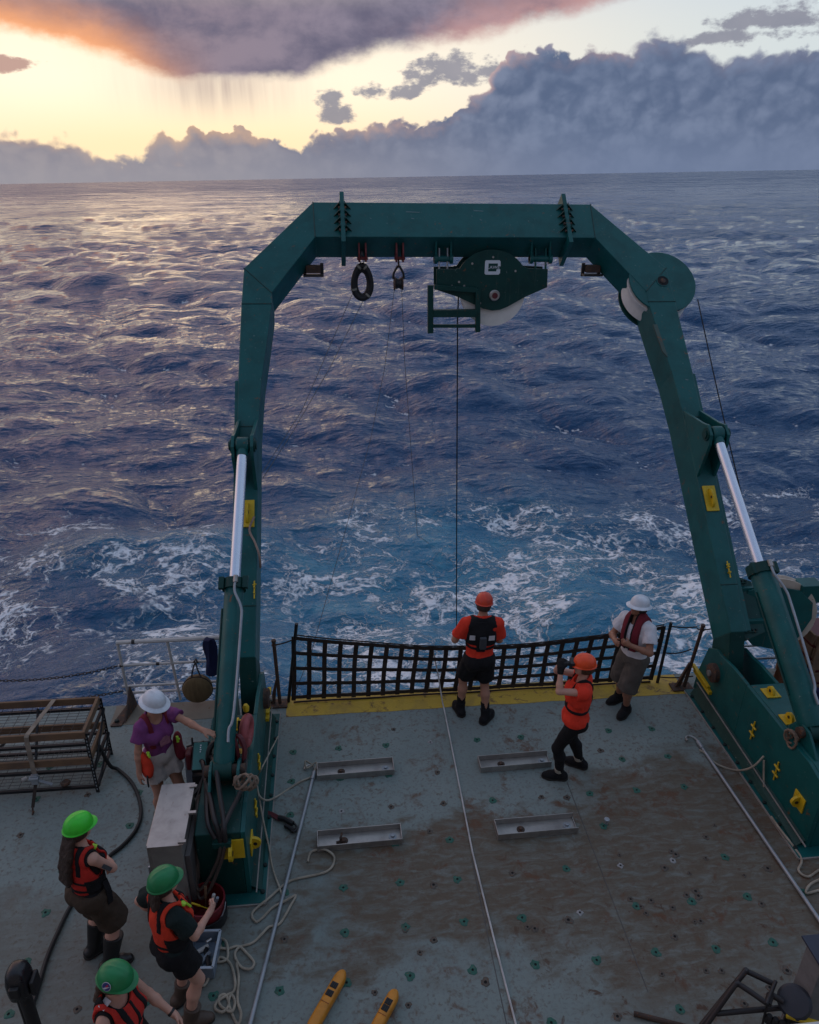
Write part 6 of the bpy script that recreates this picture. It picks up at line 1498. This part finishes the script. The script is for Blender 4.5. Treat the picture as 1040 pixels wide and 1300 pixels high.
HAT_O = paint('orange_hard_hat', (.82, .075, .012), .40, 0, .45, 0, 3, .08); HAT_R = paint('red_orange_hard_hat', (.62, .045, .014), .40, 0, .45, 0, 3, .08); HAT_W = paint('white_hard_hat', (.68, .72, .78), .40, 0, .45, 0, 3, .08); HAT_L = paint('lime_hard_hat', (.045, .62, .028), .40, 0, .45, 0, 3, .08); HAT_G = paint('green_hard_hat', (.008, .21, .065), .40, 0, .45, 0, 3, .08)
HR_D = hair_mat('dark_brown_hair', (.035, .018, .012)); HR_K = hair_mat('black_hair', (.012, .010, .010)); HR_B = hair_mat('brown_hair', (.07, .038, .022))
GLOVE = cloth('black_glove', (.012, .012, .013)); LIMEC = paint('lime_clip', (.35, .62, .03), .5, 0, .2, 0)
PATCH = paint('white_print', (.60, .58, .60), .7, 0, .3, 0, 6)
def wxy(px, py): v = on_z(px, py, 0); return v.x, v.y
def loc(p, wp):                                                   # world xyz -> local unscaled coordinates
    v = p.t.matrix_world.inverted() @ Vector(wp); return np.array(v)/p.sc
class Pl:                                                         # placement helper before the figure exists
    def __init__(s, x, y, heading, sc):
        rz = math.atan2(heading[1], heading[0]) - math.pi/2; s.M = (Matrix.Translation((x, y, 0)) @ Matrix.Rotation(rz, 4, 'Z')).inverted(); s.sc = sc
    def __call__(s, w): return np.array(s.M @ Vector(w))/s.sc
def band_on(p, base, g, mat, name, fn, parent=None):
    up_ = lambda P: (P - p.pel) @ p.R
    o = p.mesh(name, [q.grown(g) for q in base], mat, cuts=[lambda P: fn(up_(P))]); 
    if parent: o.parent = parent
    return o

# 1 man at the stern watching the wire, back to the viewer
x, y, hd, sc = 1.74, 7.58, (-.05, 1), 1.03
L = Pl(x, y, hd, sc); f1 = L((*wxy(584, 905), 0)); f2 = L((*wxy(616, 915), 0))
p = Person('man in orange T-shirt and black harness standing at the stern with his back to us', x, y, hd, sc, SK_A, False,
           {-1: (f1[0], f1[1]), 1: (f2[0], f2[1])}, {-1: (-.20, .30, 1.10), 1: (.14, .26, 1.06)}, lean=.06, twist=-.10, side=.04, head=(-.22, -.12, 0), elbow={-1: (-.55, -.2, -.8), 1: (.6, -.6, -.75)}, curl=(1.3, .9), footyaw=(.15, -.75))
p.body(); sh = p.shirt(ORG_T, hem=.86, sleeve=.72, g=.020); p.shorts(BLK_C, to=.78, g=.028)
hv = p.vest(BLK_C, bottom=1.16, g=.036, name='harness', arm=.10, neck=.085)
up = p.up
band_on(p, p.T[:2] + p.T[3:6], .034, BLK_C, 'back_strap', lambda u: np.maximum(np.maximum(np.abs(u[..., 0] + .01) - .055 - .10*np.maximum(u[..., 2] - .28, 0), u[..., 1]), np.maximum(.13 - u[..., 2], u[..., 2] - .52)), hv)
band_on(p, p.T[:2], .032, BLK_C, 'waist_belt', lambda u: np.abs(u[..., 2] - .165) - .016, hv)
p.obj('back_pack', paint('grey_webbing_panel', (.045, .05, .06), .7), lambda mb: mb.box((-.045, -.185, 1.16), (.035, -.14, 1.32)), hv, bevel=.012)
for dx, w in ((-.13, .034), (.10, .038)):
    c = up((dx, -.150, 1.29)); p.decal(sh, 'print', c, (dx*.9, -1, 0), [(-w, -.03), (w, -.035), (w, .03), (-w*.9, .035)], PATCH, .008)
p.socks(BLK_C, .42); p.boots(BLK_C, SOLE, .17); p.hair(HR_D); ht = p.helmet(HAT_R, 'cap', tilt=.0)
p.obj('ear_strap', BLACK, lambda mb: mb.tube([tuple(p.hp((-.085, -.05, .0))), tuple(p.hp((0, -.118, -.01))), tuple(p.hp((.085, -.05, .0)))], .009, 6), ht)

# 2 man in the white shirt by the right end of the net
x, y, hd, sc = 3.70, 7.45, (-.86, -.42), 1.0
L = Pl(x, y, hd, sc); f1 = L((*wxy(794, 905), 0)); f2 = L((*wxy(785, 889), 0))
p = Person('man in white hard hat, white T-shirt and maroon life vest, holding its straps', x, y, hd, sc, SK_C, False,
           {-1: (f1[0] - .0, f1[1]), 1: (f2[0], f2[1])}, {-1: (-.12, .24, 1.26), 1: (.10, .26, 1.20)}, lean=-.03, twist=.05, side=.07, head=(-.30, .12, 0), elbow={-1: (-.8, -.5, -.6), 1: (.8, -.4, -.6)}, curl=(1.6, 1.6), palmn={-1: (.6, -.8, 0), 1: (-.6, -.8, 0)}, footyaw=(.3, -.1))
p.body(); p.shirt(WHT_T, hem=.84, sleeve=.62, g=.026); p.shorts(GRY_S, to=.98, g=.034, flare=.034)
v = band_on(p, p.T[:2] + p.T[3:6], .055, MAR_V, 'life_vest', lambda u: np.maximum(np.maximum(np.abs(np.abs(u[..., 0]) - .085 + .10*np.maximum(.28 - u[..., 2], 0)) - .042, .14 - u[..., 2]), np.where(u[..., 1] > -.02, -1, .40 - u[..., 2])))
band_on(p, p.T[:2] + p.T[3:6], .060, BLK_C, 'vest_edge', lambda u: np.maximum(np.maximum(np.abs(np.abs(u[..., 0]) - .045 + .10*np.maximum(.28 - u[..., 2], 0)) - .010, .14 - u[..., 2]), -u[..., 1]), v)
band_on(p, p.T[:2], .050, BLK_C, 'waist_belt', lambda u: np.abs(u[..., 2] - .17) - .018, v)
p.socks(BLK_C, .2); p.boots(BLK_C, SOLE, .14); p.hair(HR_K, back=-.075); p.helmet(HAT_W, 'full')

# 3 photographer in the orange helmet
x, y, hd, sc = 2.62, 6.42, (-.90, .30), .99
L = Pl(x, y, hd, sc); f1 = L((*wxy(705, 987), 0)); f2 = L((*wxy(732, 972), 0))
p = Person('person in orange hard hat and orange vest raising gloved hands to the face, black leggings', x, y, hd, sc, SK_B, True,
           {-1: (f1[0], f1[1] - .04), 1: (f2[0], f2[1] - .03)}, {-1: (-.07, .22, 1.60), 1: (.06, .21, 1.60)}, lean=-.06, twist=.12, head=(.0, -.05, 0), elbow={-1: (-.55, .45, -.9), 1: (.55, .35, -.9)}, curl=(1.5, 1.5), palmn={-1: (.9, -.3, 0), 1: (-.9, -.3, 0)}, footyaw=(.1, -.25))
p.body(); sh = p.shirt(ORG_T, hem=.90, sleeve=.28, g=.034, name='vest'); p.leggings(BLK_C)
band_on(p, p.T[:2] + p.T[3:7], .045, BLK_C, 'waist_belt', lambda u: np.abs(u[..., 2] - .15) - .017, sh)
band_on(p, p.T[:2] + p.T[3:6], .043, BLK_C, 'back_strap', lambda u: np.maximum(np.abs(np.abs(u[..., 0]) - .05 - .16*np.maximum(u[..., 2] - .25, 0)) - .014, .15 - u[..., 2]), sh)
col = p.mesh('collar', [Cone(p.nb + p.R @ np.array([-.07, -.03, -.02]), p.nb + p.R @ np.array([.07, -.03, -.02]), .04, .04), Cone(p.nb + p.R @ np.array([-.08, -.02, -.02]), p.nb + p.R @ np.array([-.07, .08, -.07]), .04, .03), Cone(p.nb + p.R @ np.array([.08, -.02, -.02]), p.nb + p.R @ np.array([.07, .08, -.07]), .04, .03)], ORG_V); col.parent = sh
for q in (-1, 1): g_ = p.mesh('glove', [Cone(p.wri[q] - unit(p.wri[q] - p.elb[q])*.03, p.wri[q] + unit(p.wri[q] - p.elb[q])*.02, .033, .032)] + [(pr.grown(.006), k) for pr, k in p.hand[q]], GLOVE, k=.012, h=.0065)
p.socks(paint('pale_sock', (.35, .33, .28), .9), .22, .01); p.boots(BLK_C, SOLE, .11); p.hair(HR_B, back=-.085, vol=.02); p.helmet(HAT_O, 'cap')
tt = p.hp((0, .155, .01)); M4 = p.t.matrix_world
mb = MB(); wv = lambda v: tuple(M4 @ Vector(np.array(v)*p.sc))
mb.lathe([(.026, 0), (.026, .05), (.031, .055), (.031, .075)], wv(p.hp((0, .15, .012))), tuple((M4.to_3x3() @ Vector(p.HR @ np.array([0, 1, 0])))), 14)
ctr = Vector(wv(p.hp((0, .135, .015)))); Rm = (M4.to_3x3() @ Matrix(p.HR.tolist())).to_4x4(); Rm.translation = ctr
mb.box((-.06, -.025, -.035), (.06, .02, .04), Rm); single(mb, 'camera', BLACK, 'small black camera held up by the person in the orange hard hat', 'camera', bevel=.004)

# 4 woman in the white hat and purple T-shirt with her hand on the console
x, y, hd, sc = -1.92, 6.26, (.50, -.62), .98
L = Pl(x, y, hd, sc); f1 = L((*wxy(204, 1036), 0)); hL = L(on_y(263, 930, 6.05)); hR = L(on_y(191, 968, 6.0))
p = Person('woman in white brimmed hard hat and purple T-shirt with one hand on the console', x, y, hd, sc, SK_A, True,
           {-1: (-.10, .04), 1: (.10, -.03)}, {-1: (hL[0], hL[1], hL[2]), 1: (.30, .10, .80)}, lean=.05, twist=.10, head=(.35, -.18, 0), elbow={-1: (-.4, -.6, -.6), 1: (.5, -.9, .1)}, curl=(.5, .5), palmn={-1: (0, .15, -1), 1: (-1, 0, 0)}, wristdir={-1: (-.5, .8, -.1)}, footyaw=(.25, -.25))
p.body(); sh = p.shirt(PUR_T, hem=1.0, sleeve=.55, g=.02); p.shorts(BEI_S, to=.52, g=.026, top=1.03)
v = band_on(p, p.T[:2] + p.T[3:6], .032, MAR_V, 'vest_strap', lambda u: np.maximum(np.abs(np.abs(u[..., 0]) - .10) - .022, .18 - u[..., 2]))
for q in (-1, 1):
    c = np.array([q*.19, .075, 1.0])
    b = p.mesh('vest_panel', [Ell(c, (.05, .085, .14), rot(.2*q, .25, .15*q)), Ell(c + (0, .03, -.10), (.055, .08, .09))], ORG_V if q > 0 else MAR_V, wr=(30, .003)); b.parent = v
    p.obj('buckle_tail', BLACK, lambda mb: mb.tube(smooth_path([tuple(c + (q*.03, .08, -.10)), tuple(c + (q*.05, .11, -.16)), tuple(c + (q*.05, .11, -.24))], 3), .009, 6), b)
    p.obj('lime_clip', LIMEC, lambda mb: (mb.tube([tuple(c + (-q*.02, .05, .15)), tuple(c + (-q*.03, .075, .09))], .014, 7), mb.tube([tuple(c + (-q*.035, .06, .15)), tuple(c + (-q*.01, .08, .12))], .010, 6)), b)
p.socks(PATCH, .15); p.boots(BOOTB, SOLE, .12); p.hair(HR_B, back=-.06); p.helmet(HAT_W, 'full')
p.decal(sh, 'print', up((0, .14, 1.25)) if False else p.up((0, .148, 1.22)), (0, 1, .1), [(-.055, -.05), (.055, -.05), (.06, .05), (-.06, .05)], paint('faded_print', (.30, .12, .17), .8, 0, .6, 0, 8), .006)

# 5 woman in the lime hat, brown shorts and rubber boots
x, y, hd, sc = -2.20, 4.68, (.62, .80), .965
L = Pl(x, y, hd, sc); f1 = L((*wxy(117, 1200), 0)); f2 = L((*wxy(146, 1208), 0))
p = Person('long-haired woman in lime green hard hat, red vest, brown shorts and rubber boots', x, y, hd, sc, SK_B, True,
           {-1: (-.13, -.02), 1: (.12, -.04)}, {-1: (.03, .17, 1.13), 1: (-.04, .20, 1.16)}, lean=.03, twist=.02, head=(-.15, -.05, 0), elbow={-1: (-.8, .1, -.6), 1: (.85, .15, -.55)}, curl=(.5, .5), palmn={-1: (0, -1, 0), 1: (0, -1, 0)}, wristdir={-1: (1, -.25, .05), 1: (-1, -.25, .05)}, footyaw=(-.25, -.55))
p.body(); p.shirt(BLK_C, hem=.95, sleeve=0, g=.014, name='tank_top'); p.shorts(BRN_S, to=.90, g=.034, flare=.040)
v = p.vest(RED_V, bottom=1.0, g=.040, strap=BLK_C, bands=(1.06, 1.16), panels=BLK_C, arm=.095)
p.obj('side_strap', BLK_C, lambda mb: mb.ribbon([tuple(p.up((.17, .05, 1.10))), tuple(p.up((.205, .05, 1.0))), tuple(p.up((.215, .04, .86)))], (0, 1, 0), .05, .012), v)
p.obj('lime_clip', LIMEC, lambda mb: mb.tube([tuple(p.up((.10, .04, 1.475))), tuple(p.up((.13, .06, 1.46)))], .022, 8), v, smooth=True)
p.obj('tattoo', paint('tattoo_ink', (.06, .07, .08), .6), lambda mb: mb.ribbon([tuple(p.sh[1] + (p.elb[1]-p.sh[1])*t_ + np.array([.047, -.012, .0])) for t_ in (.35, .5, .65, .8)], (0, 1, .4), .035, .002))
p.boots(BOOTB, SOLE, .36, g=.014, wide=.012)
p.hair(HR_D, back=-.09, vol=.02, long=[p.hp((0, -.085, -.02)), p.up((-.01, -.135, 1.46)), p.up((-.02, -.165, 1.33)), p.up((-.03, -.17, 1.20)), p.up((-.04, -.165, 1.12))]); p.helmet(HAT_L, 'cap')

# 6 woman in the darker green hat, hand on hip
x, y, hd, sc = -1.40, 4.12, (.80, .58), .955
L = Pl(x, y, hd, sc)
p = Person('woman in green hard hat and dark T-shirt standing with one elbow out beside the bucket', x, y, hd, sc, SK_B, True,
           {-1: (-.12, .02), 1: (.13, -.02)}, {-1: (-.21, .0, 1.05), 1: (.10, .30, 1.14)}, lean=.02, twist=.02, head=(-.1, .10, 0), elbow={-1: (-1, -.75, -.1), 1: (.75, -.5, -.7)}, curl=(.8, 1.4), palmn={-1: (1, .1, -.1), 1: (-.8, -.3, 0)}, wristdir={-1: (.5, .7, -.4)}, footyaw=(.05, -.45))
p.body(); p.shirt(DK_TEE, hem=.93, sleeve=.68, g=.024); p.shorts(BLK_C, to=.48, g=.026, flare=.022)
v = p.vest(ORG_V, bottom=.93, g=.050, strap=BLK_C, bands=(1.06,), panels=BLK_C, arm=.10)
p.obj('whistle_clip', LIMEC, lambda mb: (mb.lathe([(.02, -.012), (.026, 0), (.02, .012)], tuple(p.up((.12, .08, 1.455))), (.3, .5, .8), 10), mb.tube([tuple(p.up((.12, .10, 1.44))), tuple(p.up((.11, .14, 1.36)))], .011, 6)), v, smooth=True)
p.obj('collar_tape', PATCH, lambda mb: mb.ribbon([tuple(p.up((q*.10, -.055 - .02*(1 - abs(q)), 1.475 - .01*abs(q)))) for q in (-1, -.5, 0, .5, 1)], (0, .3, 1), .035, .006), v)
p.boots(BOOTBR, SOLE, .22, g=.016, wide=.006); p.hair(HR_D, back=-.08, vol=.018, long=[p.hp((0, -.09, -.03)), p.up((.0, -.10, 1.50)), p.up((.0, -.12, 1.45))]); p.helmet(HAT_G, 'cap')

# 7 woman in the green hat with a badge, lowest in the picture
c = on_z(150, 1236, 1.62)
x, y, hd, sc = c.x - .07, c.y, (.95, -.28), .96
p = Person('woman in green hard hat with round badge, sleeveless, at the lower left of the picture', x, y, hd, sc, SK_B, True,
           {-1: (-.12, .0), 1: (.12, .03)}, {-1: (-.20, .30, 1.02), 1: (.24, .22, .98)}, lean=.05, twist=.0, head=(.05, -.12, 0), elbow={-1: (-.5, -.8, -.4), 1: (.7, -.7, -.3)}, curl=(1.0, 1.0), palmn={-1: (.8, 0, -.6), 1: (-.8, 0, -.6)})
p.body(); p.shirt(BLK_C, hem=.95, sleeve=0, g=.014, name='tank_top'); p.shorts(BLK_C, to=.5, g=.026)
v = p.vest(RED_V, bottom=.98, g=.046, strap=BLK_C, bands=(1.08, 1.18), panels=BLK_C, arm=.095)
p.decal(v, 'shoulder_patch', p.up((.095, -.02, 1.468)) + np.array([0, 0, .040]), (.25, -.1, 1), [(-.03, -.035), (.03, -.035), (.03, .035), (-.03, .035)], PATCH, .004)
p.obj('wrist_watch', BLACK, lambda mb: mb.lathe([(.029, -.012), (.033, 0), (.029, .012)], tuple(p.wri[-1] - unit(p.wri[-1]-p.elb[-1])*.01), tuple(unit(p.wri[-1]-p.elb[-1])), 14), smooth=True)
p.boots(BOOTB, SOLE, .3); p.hair(HR_B, back=-.085, vol=.018, long=[p.hp((0, -.09, -.03)), p.up((-.02, -.11, 1.48)), p.up((-.03, -.14, 1.40)), p.up((-.03, -.15, 1.33))]); ht = p.helmet(HAT_G, 'cap')
hd_ = lambda v: p.hatc + p.hatR @ np.array(v); nrm = p.hatR @ np.array([.93, -.1, .36])
disc = lambda r, n=20: [(r*math.cos(2*math.pi*k/n), r*math.sin(2*math.pi*k/n)) for k in range(n)]
bc = hd_((.094, -.012, .046))
p.decal(ht, 'badge_ring', bc, nrm, disc(.033), paint('badge_white', (.5, .5, .55), .5), .008); p.decal(ht, 'badge_disc', bc, nrm, disc(.029), paint('badge_navy', (.02, .03, .16), .5), .0102)
p.decal(ht, 'badge_flash', bc, nrm, [(-.024, -.012), (.0, -.002), (.026, .004), (.004, -.010), (-.01, -.018)], paint('badge_white', (.5, .5, .55), .5), .0125); p.decal(ht, 'badge_mark', bc, nrm, [(-.006, .002), (.012, .020), (.016, .008), (.004, -.001)], paint('badge_red', (.5, .02, .06), .5), .0125)
